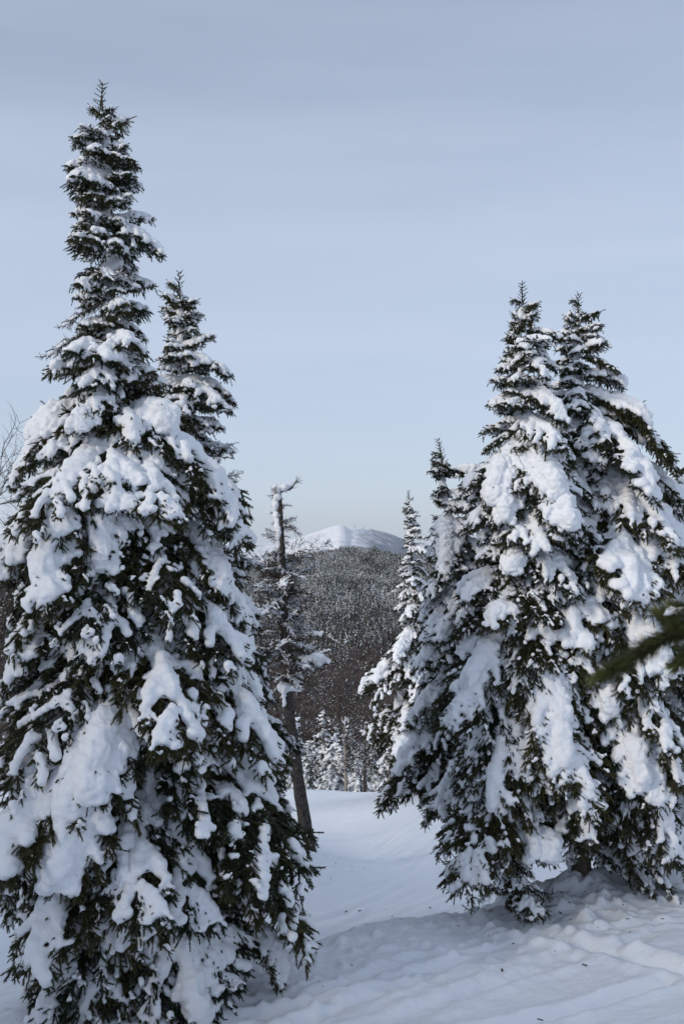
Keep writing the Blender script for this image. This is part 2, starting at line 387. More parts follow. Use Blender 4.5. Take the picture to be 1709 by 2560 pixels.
def bough_axis(L, e0, e1, n, g, sway=.25):
    t = np.linspace(0, 1, n); el = R(e0) + (R(e1) - R(e0)) * t ** .8
    az = np.cumsum(g.normal(0, sway / n ** .5, n)) * .6
    d = np.stack([np.cos(el) * np.cos(az), np.cos(el) * np.sin(az), np.sin(el)], 1)
    p = np.concatenate([[[0, 0, 0]], np.cumsum(d[:-1] * (L / (n - 1)), 0)])
    return p, d
def make_bough(L, e0, e1, kind, seed, lat_max=.40, K=50):
    g = np.random.default_rng(seed)
    n = 40; p, d = bough_axis(L, e0, e1, n, g)
    mb = MB(); v, t = tube(p[::3], np.linspace(.006 + .009 * L, .003, len(p[::3])), 5); mb.add(v, t, 1)
    step = .052 if L > .5 else .042
    C, Rd = [], []
    so, sd, sl = [], [], []
    def snow_line(q, r0, keep):
        """balls along polyline q on its upper side"""
        dd = unit(np.gradient(q, axis=0)); nrm = unit(UP - dd * (dd @ UP)[:, None] + 1e-6 + dd * -.05)
        for k in range(len(q)):
            if keep[k]:
                r = r0[k]; C.append(q[k] + nrm[k] * r * .55 + g.normal(0, r * .12, 3)); Rd.append(r)
    # snow on the main stem
    tt = np.linspace(0, 1, n); nv = vnoise(np.stack([tt * L * 9 + seed, tt * 0], 1))
    if kind == 'heavy':
        r0 = (.028 + .052 * L) * np.interp(tt, [0, .12, .4, .75, .92, 1], [.45, .8, 1.05, 1., .7, .4]) * (1 + .28 * nv); keep = tt < .95
    elif kind == 'slab':
        r0 = (.034 + .066 * L) * np.interp(tt, [0, .12, .4, .75, .92, 1], [.5, .85, 1.05, 1.05, .85, .4]) * (1 + .22 * nv); keep = tt < .95
    elif kind == 'cap':
        r0 = (.035 + .13 * L) * np.interp(tt, [0, .3, .55, .8, .95, 1], [.2, .35, .8, 1.05, .8, .5]) * (1 + .15 * nv); keep = (tt > .25) & (tt < .97)
    elif kind == 'frosted':
        r0 = (.028 + .024 * L) * (1 + .4 * nv) * np.interp(tt, [0, .2, .8, 1], [1.1, 1, 1, .7]); keep = (nv > -.5) & (tt < .95)
    elif kind == 'medium':
        r0 = (.022 + .022 * L) * (1 + .4 * nv) * np.interp(tt, [0, .2, .8, 1], [.8, 1, 1, .6]); keep = (nv > -.25) & (tt < .93)
    else:
        r0 = (.014 + .012 * L) * (1 + .4 * nv); keep = nv > .15
    snow_line(p, r0, keep)
    # side branches with their shoots
    pos = np.arange(.10 * L if L > .5 else .05, L * .985, step); side = 1
    for s in pos:
        f = s / L; i = min(int(f * (n - 1)), n - 2); o = p[i] + (p[i + 1] - p[i]) * (f * (n - 1) - i); ax = d[i]
        lat = unit(np.cross(UP, ax)) ; up = np.cross(ax, lat)
        for side in (1, -1):
            if g.random() < .10: continue
            ll = (lat_max * L * (1 - f) ** .75 + .07) * g.uniform(.65, 1.15) * np.interp(f, [0, .18], [.6, 1])
            an = R(g.uniform(42, 62)); dr = unit(ax * math.cos(an) + lat * side * math.sin(an) + up * g.uniform(-.15, .12))
            m = max(3, int(ll / .025)); u = np.linspace(0, 1, m)
            q = o + dr[None] * (u * ll)[:, None] + np.array([0, 0, -1.])[None] * ((u ** 1.7) * ll * g.uniform(.2, .5))[:, None]
            if ll > .08:
                v, t = tube(q[::2] if m > 4 else q, np.linspace(.0045, .002, len(q[::2] if m > 4 else q)), 4, False); mb.add(v, t, 1)
            dq = unit(np.gradient(q, axis=0))
            # end shoot and side shoots
            so.append(q[-2] if m > 3 else q[0]); sd.append(dq[-1]); sl.append(g.uniform(.05, .085))
            for _ in range(3 if L > .5 else 1):      # a fan of shoots at the end, and some hanging under it
                so.append(q[-2] if m > 3 else q[0]); sd.append(unit(dq[-1] + g.normal(0, .55, 3) + np.array([0, 0, -.25]))); sl.append(g.uniform(.045, .075))
            for _ in range(int(ll / .07)):
                j = g.integers(0, m); so.append(q[j]); sd.append(unit(dq[j] * .5 + g.normal(0, .35, 3) + np.array([0, 0, -1.]))); sl.append(g.uniform(.04, .075))
            k0 = .035
            while k0 < ll - .01:
                j = min(int(k0 / ll * (m - 1)), m - 2)
                for s2 in (1, -1):
                    if g.random() < .08: continue
                    l2 = unit(np.cross(UP, dq[j]) + 1e-5); a2 = R(g.uniform(35, 65))
                    e = unit(dq[j] * math.cos(a2) + l2 * s2 * math.sin(a2) + np.array([0, 0, g.uniform(-.6, .1)]))
                    so.append(q[j]); sd.append(e); sl.append(g.uniform(.045, .085) * (1 if k0 < ll * .75 else .8))
                # along the side branch itself
                so.append(q[j]); sd.append(dq[j]); sl.append(.045)
                k0 += g.uniform(.027, .040) * (1 if L > .5 else 1.25)
            nv2 = g.normal() + vnoise(np.stack([u * ll * 12 + seed + s * 31, u * 0 + side], 1))
            if kind == 'heavy': rr = (.022 + .022 * L) * np.interp(u, [0, .6, 1], [1.1, .9, .5]) * (1 + .25 * nv2.clip(-1, 1)); kp = (u < g.uniform(.3, .8)) & (g.random() < .8)
            elif kind == 'slab': rr = (.026 + .028 * L) * np.interp(u, [0, .5, 1], [1.25, 1., .5]) * (1 + .2 * nv2.clip(-1, 1)); kp = (u < g.uniform(.5, .9)) & (g.random() < .92)
            elif kind == 'cap': rr = (.03 + .05 * L) * np.interp(u, [0, .5, 1], [1.1, 1, .5]) * (1 + .2 * nv2.clip(-1, 1)); kp = (u < .8) & (f > .4)
            elif kind == 'frosted': rr = (.021 + .015 * L) * np.interp(u, [0, .7, 1], [1.1, 1, .7]) * (1 + .35 * nv2.clip(-1, 1)); kp = (nv2 > -.35) & (u < .9)
            elif kind == 'medium': rr = (.017 + .014 * L) * np.interp(u, [0, .7, 1], [1, .95, .6]) * (1 + .35 * nv2.clip(-1, 1)); kp = (nv2 > .1) & (u > .05) & (u < .8)
            else: rr = (.013 + .007 * L) * (1 + .4 * nv2.clip(-1, 1)); kp = (nv2 > .9)
            snow_line(q, rr, np.broadcast_to(kp, rr.shape))
    so.append(p[-2]); sd.append(d[-1]); sl.append(.09)
    for s in np.arange(.3 * L, L, .05):
        i = min(int(s / L * (n - 1)), n - 2); so.append(p[i]); sd.append(d[i]); sl.append(.055)
    if kind in ('slab', 'heavy', 'cap'):          # needles poking out through the snow
        for c, r in [(C[i], Rd[i]) for i in g.choice(len(C), min(len(C), int(26 * L)), replace=False)]:
            e = unit(g.normal(0, .5, 3) + d[n // 2] * .6 + UP * .5); so.append(np.asarray(c) + UP * r * .5); sd.append(e); sl.append(r * .5 + .022)
    so, sd, sl = np.array(so), np.array(sd), np.array(sl)
    needles(mb, so, sd, sl, 0, K, nl=.0175 if L < .3 else .0155, g=g)
    # specks of rime and small clods caught on the shoots
    frac = {'heavy': .15, 'cap': .12, 'medium': .22, 'light': .16, 'frosted': .34, 'slab': .14}[kind]
    for k in np.nonzero(g.random(len(so)) < frac)[0]:
        c = so[k] + sd[k] * sl[k] * .5 + UP * .008
        r = g.uniform(.007, .017)
        for q in range(4): C.append(c + sd[k] * r * g.uniform(-1.6, 1.6) + g.normal(0, r * .45, 3)); Rd.append(r * g.uniform(.55, 1.0))
    me = mb.mesh('bough_mesh', [M_needle, M_twig], False)
    sm = snow_mesh('bough_snow', C, Rd, 0.0105 if L > .7 else .009, .0065 if kind in ('heavy', 'cap', 'slab') else .005, seed)
    return dict(me=me, snow=sm, reach=float(np.hypot(p[-1, 0], p[-1, 1])), drop=float(-p[-1, 2]), kind=kind, L=L)
V = {}
def add_var(cls, L, e0, e1, kinds, seeds):
    for k in kinds:
        for s in seeds:
            V.setdefault((cls, k), []).append(make_bough(L, e0, e1, k, s * 13 + hash_kind(k) + int(L * 100)))
def hash_kind(k): return {'heavy': 1, 'medium': 2, 'light': 3, 'cap': 4, 'frosted': 5, 'slab': 6}[k]
add_var('top', .20, 40, 12, ('frosted', 'medium', 'light'), (1, 2))
add_var('small', .36, 12, -22, ('heavy', 'frosted', 'medium', 'light'), (1, 2, 3))
add_var('mid', .60, 0, -52, ('slab', 'heavy', 'frosted', 'medium', 'light'), (1, 2, 3))
add_var('large', .98, -8, -66, ('slab', 'heavy', 'frosted', 'medium', 'light'), (1, 2, 3))
add_var('steep', .95, -35, -84, ('slab', 'heavy', 'medium'), (1, 2, 3))
add_var('capped', .55, 8, -40, ('cap',), (1, 2))

def make_dead(L, seed, snow):
    """leafless dead branch with thin side twigs"""
    g = np.random.default_rng(seed); n = 16; p, d = bough_axis(L, g.uniform(-12, 25), g.uniform(-40, 30), n, g, .9)
    mb = MB(); v, t = tube(p, np.linspace(.010, .003, n), 5); mb.add(v, t, 0); C, Rd = [], []
    def twig(o, dr, ln, r, dep):
        m = 5; q = [o]; dd = dr.copy()
        for k in range(m - 1): dd = unit(dd + g.normal(0, .16, 3) + np.array([0, 0, -.03])); q.append(q[-1] + dd * ln / (m - 1))
        q = np.array(q); v, t = tube(q, np.linspace(r, r * .4, m), 3, False); mb.add(v, t, 0)
        if snow and dep == 0 and g.random() < snow:
            for k in range(m - 1):
                for f in (0, .5): C.append(q[k] * (1 - f) + q[k + 1] * f + UP * .008); Rd.append(g.uniform(.008, .016))
        if dep < 1:
            for k in range(2, m):
                for _ in range(2):
                    e = unit(dd + g.normal(0, .7, 3)); twig(q[k], e, ln * g.uniform(.3, .5), r * .6, dep + 1)
    for f in np.arange(.10, 1, .045):
        i = int(f * (n - 1)); lat = unit(np.cross(UP, d[i]))
        for s in (1, -1):
            if g.random() < .25: continue
            twig(p[i], unit(d[i] * .7 + lat * s * g.uniform(.5, 1) + UP * g.uniform(-.3, .35)), L * g.uniform(.2, .42) * (1.1 - f * .6), .0055, 0)
    for k in range(n):
        if snow and vnoise(np.array([[k * .5 + seed, seed]]))[0] > .1 - snow * .6:
            C.append(p[k] + UP * .014); Rd.append(g.uniform(.014, .028)); 
            if k + 1 < n: C.append((p[k] + p[k + 1]) / 2 + UP * .014); Rd.append(g.uniform(.012, .024))
    me = mb.mesh('dead_branch_mesh', [M_twig])
    sm = snow_mesh('dead_branch_snow', C, Rd, .009, .003, seed, 1) if C else None
    return dict(me=me, snow=sm, reach=float(np.hypot(p[-1, 0], p[-1, 1])), drop=float(-p[-1, 2]), L=L)
DEAD = [make_dead(.6, s, .7) for s in (1, 2, 3, 4, 5, 6)]
DEADB = [make_dead(.5, s, 0) for s in (11, 12, 13)]

def trunk_mesh(pts, rad, sides=12, mat=None, seed=0, amp=.08):
    pts = np.asarray(pts, float)
    # resample
    L = np.concatenate([[0], np.cumsum(np.linalg.norm(np.diff(pts, axis=0), axis=1))]); s = np.arange(0, L[-1], .05); s = np.append(s, L[-1])
    q = np.stack([np.interp(s, L, pts[:, k]) for k in range(3)], 1); r = np.interp(s, L, rad)
    for _ in range(3): q[1:-1] = (q[:-2] + 2 * q[1:-1] + q[2:]) / 4
    v, t = tube(q, r, sides)
    c = np.repeat(q, sides, 0); k = len(c); off = v[:k] - c
    v[:k] = c + off * (1 + amp * fbm(np.stack([v[:k, 0] * 14, v[:k, 1] * 14, v[:k, 2] * 5], 1) + seed, 3))[:, None]
    return mesh_arrays('trunk_mesh', v, t, [mat or M_bark])

def place_bough(root, rel, az, pitch, roll, sc, var, name='bough', sname='snow_load', flip=1):
    s = (sc, sc * flip, sc)
    o = obj(name, var['me'], root, rel, Euler((roll, pitch, az), 'XYZ'), s)
    if var['snow'] is not None: obj(sname, var['snow'], o)
    return o

def spruce(label, d, rows, base, snow=(.28, .40, .32), heroes=(), group=None, step=.105, per=4.4, seed=1, base_r=.085, back=.6, crust=.6, bare=None, lean=None, top_shoots=True, floor=None, tips=(), frost=.62, grow=1.0):
    g = np.random.default_rng(seed); ppm = F / d
    rows = np.array(rows, float)
    tip_px, tip_py = (rows[0, 1] + rows[0, 2]) / 2, rows[0, 0]
    T = P(tip_px, tip_py, d); Bp = P(base[0], base[1], d)
    gz = ground_z(Bp[0], d); Bp[2] = gz - .05
    root = bpy.data.objects.new('spruce_tree', None); col.objects.link(root); root.location = tuple(Bp); root.empty_display_size = .3
    tag(root, label, 'spruce tree', group)
    H = T[2] - Bp[2]
    zz = (HOR - rows[:, 0]) / F * d - Bp[2]; o_ = np.argsort(zz)
    zz = zz[o_]; Lp = rows[o_, 1]; Rp = rows[o_, 2]
    ctrl = lean or []
    tpts = [(0, 0.)] + [((px - 854.5) / F * d - Bp[0], (HOR - py) / F * d - Bp[2]) for px, py in ctrl] + [(T[0] - Bp[0], H)]
    tpts.sort(key=lambda a: a[1])
    tz = [a[1] for a in tpts]; txs = [a[0] for a in tpts]
    def axis_at(h): return np.array([np.interp(h, tz, txs) + .012 * math.sin(h * 3 + seed), .015 * math.sin(h * 2.1 + seed), h])
    hs = np.linspace(-.15, H - .02, 40); pts = np.array([axis_at(h) for h in hs])
    rad = base_r * np.interp(hs / H, [-.05, .0, .05, .5, .9, 1], [1.35, 1.15, 1, .62, .18, .06])
    tr = obj('trunk', trunk_mesh(pts, rad, 12, M_bark, seed), root)
    # snow crust plastered on the windward side of the trunk
    C, Rd = [], []
    for h in np.arange(.05, H - .25, .025):
        if vnoise(np.array([[h * 2.3 + seed, 3.]]))[0] > .5 - crust * 1.3:
            a = g.normal(R(215), .9); r0 = base_r * np.interp(h / H, [0, .5, 1], [1, .62, .1]); rr = g.uniform(.02, .05) * np.interp(h / H, [0, .8, 1], [1.1, 1.1, .8])
            C.append(axis_at(h) + np.array([math.cos(a), math.sin(a), 0]) * (r0 * .9 + rr * .2)); Rd.append(rr)
        r0 = base_r * np.interp(h / H, [0, .5, 1], [1, .62, .1]); C.append(axis_at(h) + np.array([-.8, -.6, 0]) * r0 * .8); Rd.append(.022)
    if C: obj('snow_crust', snow_mesh('trunk_snow', C, Rd, .014, .005, seed), tr)
    def radius(h, az):
        ax = np.interp(h, tz, txs) + Bp[0]; pxc = 854.5 + ax * F / d
        l = max(4, pxc - np.interp(h, zz, Lp)) / ppm; r = max(4, np.interp(h, zz, Rp) - pxc) / ppm
        m = (l + r) / 2; c = math.cos(az)
        return m + (r - m) * c if c > 0 else m + (l - m) * -c
    def put(h, az, kind, boost=1.0, steep=False, cls=None):
        r0 = radius(h, az); fr = h / H
        k = .15 if r0 < .25 else .55 if r0 < .5 else .85
        r1 = radius(max(.05, h - k * r0), az) * boost * grow * (1 + .20 * vnoise(np.array([[h * 2.6 + seed, math.cos(az) * 1.3, math.sin(az) * 1.3]]))[0])
        if cls is None:
            cls = 'top' if (r1 < .17 or fr > .95) else 'small' if r1 < .36 else 'mid' if r1 < .58 else 'large'
            if steep and r1 > .3: cls = 'steep'
        kk = kind if (cls, kind) in V else ('cap' if cls == 'capped' else 'medium')
        var = V[(cls, kk)][g.integers(len(V[(cls, kk)]))]
        sc = np.clip(r1 / (var['reach'] + .03), .5, 1.4) if cls != 'steep' else np.clip(r1 / var['reach'], .55, 1.25)
        gap = h - var['drop'] * sc; sc0 = sc
        pitch = g.normal(0, .10) + (.0 if fr < .8 else -.15)
        lo = .02
        if floor:
            pxt = 854.5 + (np.interp(h, tz, txs) + Bp[0] + .8 * var['reach'] * sc * math.cos(az)) * ppm
            lo = max(lo, (HOR - np.interp(pxt, [f[0] for f in floor], [f[1] for f in floor])) / F * d - Bp[2] + .09)
        if gap < lo:
            lift = (lo + .02 - gap) / (var['reach'] * sc + .1)
            if lift > .4: sc *= .7; lift = (lo + .02 - h + var['drop'] * sc) / (var['reach'] * sc + .1)
            if lift > .45: return
            pitch -= max(0, lift)
        place_bough(root, tuple(axis_at(h)), az, pitch, g.normal(0, .16), float(sc), var, flip=1 if g.random() < .5 else -1)
    # boughs asked for by name: (px, py of the middle of the bough, kind, class, size)
    taken = []
    for (px, py, kind, cls, size) in heroes:
        zc = (HOR - py) / F * d - Bp[2]
        var = V[(cls, kind)][g.integers(len(V[(cls, kind)]))]; sc = size / var['L']
        h = min(H - .1, zc + var['drop'] * sc * .42)
        ax = axis_at(h)[0] + Bp[0]; dx = (px - 854.5) / F * d - ax
        cc = np.clip(dx / (.6 * var['reach'] * sc), -1, 1); az = -math.acos(cc)
        ext = axis_at(h)
        out = max(0, radius(h, az) * .8 - var['reach'] * sc * .8)
        place_bough(root, tuple(ext + np.array([math.cos(az), math.sin(az), 0]) * out), az, g.normal(0, .05), g.normal(0, .08), float(sc), var)
        taken.append((h, az))
    # boughs asked for by where their tip hangs, to the left or right of the trunk
    for (px, py, kind, cls) in tips:
        var = V[(cls, kind)][g.integers(len(V[(cls, kind)]))]
        z0 = (HOR - py) / F * d - Bp[2]; h = z0 + .5; off = g.uniform(.05, .4)
        for _ in range(4):
            dx = (px - 854.5) / F * d - (axis_at(h)[0] + Bp[0]); az = (0 if dx > 0 else math.pi) - math.copysign(off, dx)
            sc = min(1.6, abs(dx / math.cos(az)) / (var['reach'] + .09)); h = z0 + (var['drop'] + .05) * sc
        place_bough(root, tuple(axis_at(min(h, H - .2))), az, 0, g.normal(0, .1), float(sc), var, flip=-1 if g.random() < .5 else 1)
    h = H - .20; k = 0
    while h > .22:
        fr = h / H; nb = per * np.interp(fr, [0, .6, .9, 1], [1, 1, .95, .8]); nb = int(nb) + (g.random() < nb % 1)
        a0 = g.random() * 6.28
        for j in range(nb):
            az = a0 + j * 2 * np.pi / nb + g.normal(0, .4); hh = min(H - .06, h + g.normal(0, step * .6))
            if math.sin(az) > .35 and g.random() > back: continue
            if fr < .52 and vnoise(np.array([[hh * 2.2 + seed * 3, math.cos(az) * 1.6 + 9, math.sin(az) * 1.6]]))[0] > .52: continue      # gaps left by broken boughs
            if any(abs(hh - th) < .13 and abs((az - ta + np.pi) % (2 * np.pi) - np.pi) < .5 for th, ta in taken): continue
            if bare and bare[0] < hh < bare[1] and math.cos(az) > -.2: 
                if g.random() < .75:
                    var = (DEAD + DEADB)[g.integers(7)]
                    place_bough(root, tuple(axis_at(hh)), az, g.normal(0, .15), g.normal(0, .3), float(np.clip(radius(hh, az) * 1.0 / var['reach'], .4, 1.4)), var, 'dead_branch')
                continue
            hv, md, lt = snow
            if fr > .72: hv *= .5; md += .1
            kind = g.choice(['heavy', 'medium', 'light'], p=np.array([hv, md, lt]) / (hv + md + lt))
            if fr > .45 and g.random() < np.interp(fr, [.4, .65, .97, 1], [.05, frost, frost, .3]): kind = 'frosted'
            put(hh, az, kind, g.choice([g.uniform(.66, 1.0), g.uniform(.95, 1.22)], p=[.6, .4]), steep=(fr < .55 and g.random() < .35))
        # inner filler: short snowy or dead twigs round the trunk
        if k % 2 == 0 and fr < .8:
            az = -g.random() * np.pi
            if g.random() < .65: 
                var = DEAD[g.integers(4)]; place_bough(root, tuple(axis_at(h)), az, .4, 0, float(g.uniform(.5, .9)), var, 'dead_branch')
            else: put(h, az, 'medium', .62)
        h -= step * np.interp(fr, [0, .55, .8, 1], [1.0, .85, .68, .45]) * (1 if H < 7 else 1.1); k += 1
    # leading shoot
    if top_shoots:
        mb = MB(); so, sd, sl = [], [], []
        tp = axis_at(H) - np.array([0, 0, .03]); hh = .17
        dr = unit(np.array([g.normal(0, .12), g.normal(0, .12), 1]))
        for q in np.arange(0, hh, .035): so.append(tp + dr * (q - .14)); sd.append(dr); sl.append(.05)
        for q in np.arange(-.14, .10, .028):
            for a in np.arange(3) * 2.1 + g.random() * 6:
                so.append(tp + dr * q); sd.append(unit(np.array([math.cos(a), math.sin(a), g.uniform(.3, 1)]))); sl.append(.03 + .035 * (1 - (q + .14) / .3))
        needles(mb, np.array(so), np.array(sd), np.array(sl), 0, 34, .011, .0038, g)
        obj('leading_shoot', mb.mesh('leading_shoot_mesh', [M_needle], False), root)
    return root

A_rows = [(235, 255, 262), (300, 238, 272), (345, 190, 315), (420, 172, 335), (520, 165, 372), (600, 163, 365), (650, 160, 425), (690, 160, 405), (780, 185, 382), (850, 205, 385),
          (930, 155, 395), (1000, 150, 430), (1040, 85, 450), (1100, 95, 490), (1200, 40, 560), (1280, 0, 610), (1400, -10, 630), (1550, -25, 645), (1700, -40, 685), (1880, -50, 715),
          (1980, -45, 660), (2080, -40, 665), (2150, -30, 750), (2190, -20, 800), (2280, 0, 740), (2370, 20, 780), (2450, 170, 620), (2530, 180, 560)]
A_heroes = [(245, 885, 'frosted', 'small', .42), (290, 905, 'frosted', 'small', .42), (215, 930, 'frosted', 'small', .45), (330, 870, 'medium', 'small', .42), (265, 940, 'frosted', 'mid', .5), (140, 1050, 'cap', 'capped', .60), (385, 1045, 'cap', 'capped', .50), (270, 1060, 'cap', 'capped', .40), (205, 1290, 'slab', 'steep', .55), (310, 1290, 'slab', 'steep', .75),
            (470, 1220, 'heavy', 'mid', .6), (480, 1380, 'heavy', 'large', .8), (80, 1460, 'heavy', 'large', .8), (420, 1520, 'slab', 'steep', .7), (180, 1600, 'heavy', 'large', .9), (475, 1660, 'slab', 'steep', .6),
            (320, 1900, 'slab', 'steep', 1.15), (330, 1790, 'slab', 'large', 1.0), (90, 2050, 'slab', 'steep', 1.0), (500, 1900, 'slab', 'large', .9), (530, 2150, 'slab', 'steep', .8), (575, 1760, 'slab', 'large', .7),
            (240, 2150, 'slab', 'steep', .9), (530, 1500, 'slab', 'large', .65), (540, 2350, 'slab', 'steep', .6), (250, 2420, 'slab', 'mid', .5)]
spruce('tallest snow laden spruce at the left with a thin bare tip', 6.7, A_rows, (360, 2530), (.20, .40, .40), A_heroes, 'snow laden spruces beside the trail', step=.10, per=4.6, seed=11, base_r=.095, lean=[(275, 700), (330, 1500), (365, 2200)], floor=[(-50, 2370), (150, 2400), (200, 2535), (560, 2530), (640, 2400), (780, 2350), (830, 2180)], tips=[(190, 905, 'frosted', 'small'), (350, 900, 'frosted', 'small'), (850, 2180, 'light', 'large'), (820, 2370, 'light', 'large'), (790, 2210, 'light', 'large'), (760, 2330, 'medium', 'large'), (735, 1935, 'medium', 'large'), (690, 1800, 'medium', 'large'), (655, 1570, 'medium', 'large'), (640, 1330, 'medium', 'large'), (20, 2390, 'medium', 'large'), (90, 2380, 'light', 'large'), (10, 1480, 'medium', 'large'), (30, 1230, 'medium', 'large'), (428, 660, 'frosted', 'mid')])
B_rows = [(700, 441, 449), (760, 400, 486), (830, 395, 512), (920, 385, 548), (985, 380, 605), (1060, 370, 600), (1120, 380, 580), (1180, 400, 600), (1300, 350, 620), (1500, 330, 655), (1800, 320, 690), (2100, 320, 660), (2350, 380, 620)]
spruce('snowy spruce close behind the tallest one, its grey trunk bare halfway up', 8.2, B_rows, (545, 2390), (.4, .4, .2), [(560, 1230, 'slab', 'mid', .6)], 'snow laden spruces beside the trail', seed=23, base_r=.08, lean=[(455, 950), (500, 1160), (535, 1400)], bare=(3.8, 4.3), per=4.2, floor=[(540, 2450), (590, 2300), (620, 2000), (700, 1930), (740, 1850)])
C1_rows = [(727, 1300, 1307), (800, 1285, 1345), (860, 1278, 1395), (910, 1255, 1395), (1000, 1240, 1400), (1080, 1225, 1430), (1130, 1195, 1450), (1200, 1190, 1460), (1350, 1180, 1470), (1500, 1170, 1480), (1700, 1150, 1470), (1900, 1145, 1450), (2050, 1150, 1430), (2150, 1160, 1420), (2240, 1190, 1390)]
C1_heroes = [(1240, 1170, 'slab', 'large', .75), (1330, 1180, 'slab', 'large', .8), (1270, 1240, 'slab', 'large', .7), (1400, 1300, 'slab', 'steep', 1.0), (1350, 1240, 'slab', 'large', .9), (1280, 1400, 'cap', 'capped', .45), (1350, 1730, 'slab', 'steep', 1.15), (1240, 1520, 'slab', 'mid', .6), (1330, 2080, 'cap', 'capped', .55), (1350, 1020, 'slab', 'mid', .55), (1300, 2060, 'slab', 'mid', .6)]
spruce('snow laden spruce right of the trail, left one of the twin tips', 8.5, C1_rows, (1288, 2268), (.28, .42, .30), C1_heroes, 'snow laden spruces beside the trail', seed=35, base_r=.075, floor=[(1150, 2190), (1200, 2190), (1250, 2245), (1310, 2262), (1345, 2150), (1400, 2110)], tips=[(1195, 1140, 'light', 'mid'), (1190, 1200, 'medium', 'large'), (1160, 2170, 'light', 'large')], frost=.75, grow=1.1)
C2_rows = [(752, 1441, 1450), (830, 1410, 1495), (900, 1400, 1530), (980, 1390, 1560), (1060, 1370, 1620), (1130, 1350, 1680), (1190, 1340, 1715), (1260, 1330, 1700), (1330, 1320, 1740), (1500, 1310, 1740), (1700, 1310, 1760), (1900, 1330, 1760), (2050, 1340, 1740), (2150, 1370, 1700), (2220, 1400, 1600)]
C2_heroes = [(1430, 1330, 'slab', 'steep', 1.0), (1620, 1640, 'slab', 'steep', .8), (1450, 1650, 'slab', 'steep', .9), (1515, 950, 'cap', 'capped', .42), (1560, 1060, 'slab', 'mid', .6), (1580, 1240, 'slab', 'large', .8), (1640, 1500, 'slab', 'large', .9), (1480, 1800, 'slab', 'steep', 1.0), (1620, 1790, 'slab', 'steep', .8), (1540, 2100, 'slab', 'steep', .85), (1550, 1590, 'slab', 'mid', .6), (1660, 1330, 'slab', 'large', .8)]
spruce('snow laden spruce right of the trail, right one of the twin tips', 9.0, C2_rows, (1450, 2228), (.28, .42, .30), C2_heroes, 'snow laden spruces beside the trail', seed=47, base_r=.09, crust=.95, floor=[(1330, 2060), (1400, 2070), (1480, 2090), (1530, 2225), (1560, 2230), (1600, 2160), (1700, 2260)], tips=[(1690, 1190, 'light', 'large'), (1640, 1090, 'heavy', 'mid'), (1700, 1420, 'heavy', 'large'), (1705, 1700, 'slab', 'large'), (1690, 2230, 'light', 'large')], frost=.75, grow=1.08)
C3_rows = [(1115, 1096, 1104), (1160, 1075, 1130), (1190, 1068, 1150), (1260, 1080, 1180), (1380, 1072, 1230), (1530, 1040, 1270), (1700, 1045, 1290), (1900, 1035, 1300), (2020, 1030, 1320), (2080, 1040, 1300), (2200, 1120, 1280)]
C3_heroes = [(1180, 1190, 'cap', 'capped', .45), (1105, 1340, 'slab', 'steep', .6), (1100, 1560, 'slab', 'steep', .8), (1170, 1560, 'slab', 'large', .8), (1220, 1450, 'slab', 'mid', .5)]
spruce('shorter snowy spruce leaning left beside the twin tipped ones', 9.8, C3_rows, (1265, 2290), (.30, .42, .28), C3_heroes, 'snow laden spruces beside the trail', seed=59, base_r=.075, lean=[(1125, 1400), (1175, 1700), (1225, 1950)], floor=[(1030, 2050), (1100, 2055), (1160, 2090), (1230, 2150), (1300, 2180)], tips=[(1040, 2060, 'light', 'large'), (1100, 2050, 'medium', 'large'), (1040, 1560, 'heavy', 'large')], frost=.75)
C4_rows = [(1010, 1797, 1803), (1100, 1760, 1840), (1180, 1710, 1860), (1260, 1670, 1880), (1400, 1635, 1890), (1600, 1630, 1900), (1800, 1610, 1920), (2050, 1605, 1920), (2200, 1640, 1900), (2290, 1655, 1850)]
spruce('snowy spruce cut off by the right edge of the picture', 10.3, C4_rows, (1735, 2250), (.4, .4, .2), [(1690, 1560, 'slab', 'large', .9), (1680, 1830, 'slab', 'steep', .9)], 'snow laden spruces beside the trail', seed=61, base_r=.085, per=3.6, floor=[(1600, 2150), (1650, 2260), (1709, 2290)])
D_rows = [(1235, 1018, 1022), (1280, 1008, 1042), (1340, 1005, 1060), (1450, 1000, 1080), (1560, 985, 1100), (1600, 965, 1120), (1680, 925, 1150), (1800, 915, 1180), (1880, 930, 1180), (1920, 960, 1160)]
spruce('slim white spruce at the far edge of the trail with bushy skirts', 20., D_rows, (1058, 1990), (.6, .35, .05), [(975, 1660, 'slab', 'large', 1.0), (1030, 1640, 'slab', 'large', 1.0)], 'snow laden spruces beside the trail', step=.15, seed=73, base_r=.11, per=4.6, floor=[(915, 1890), (960, 1920), (1000, 1965), (1100, 1990)])

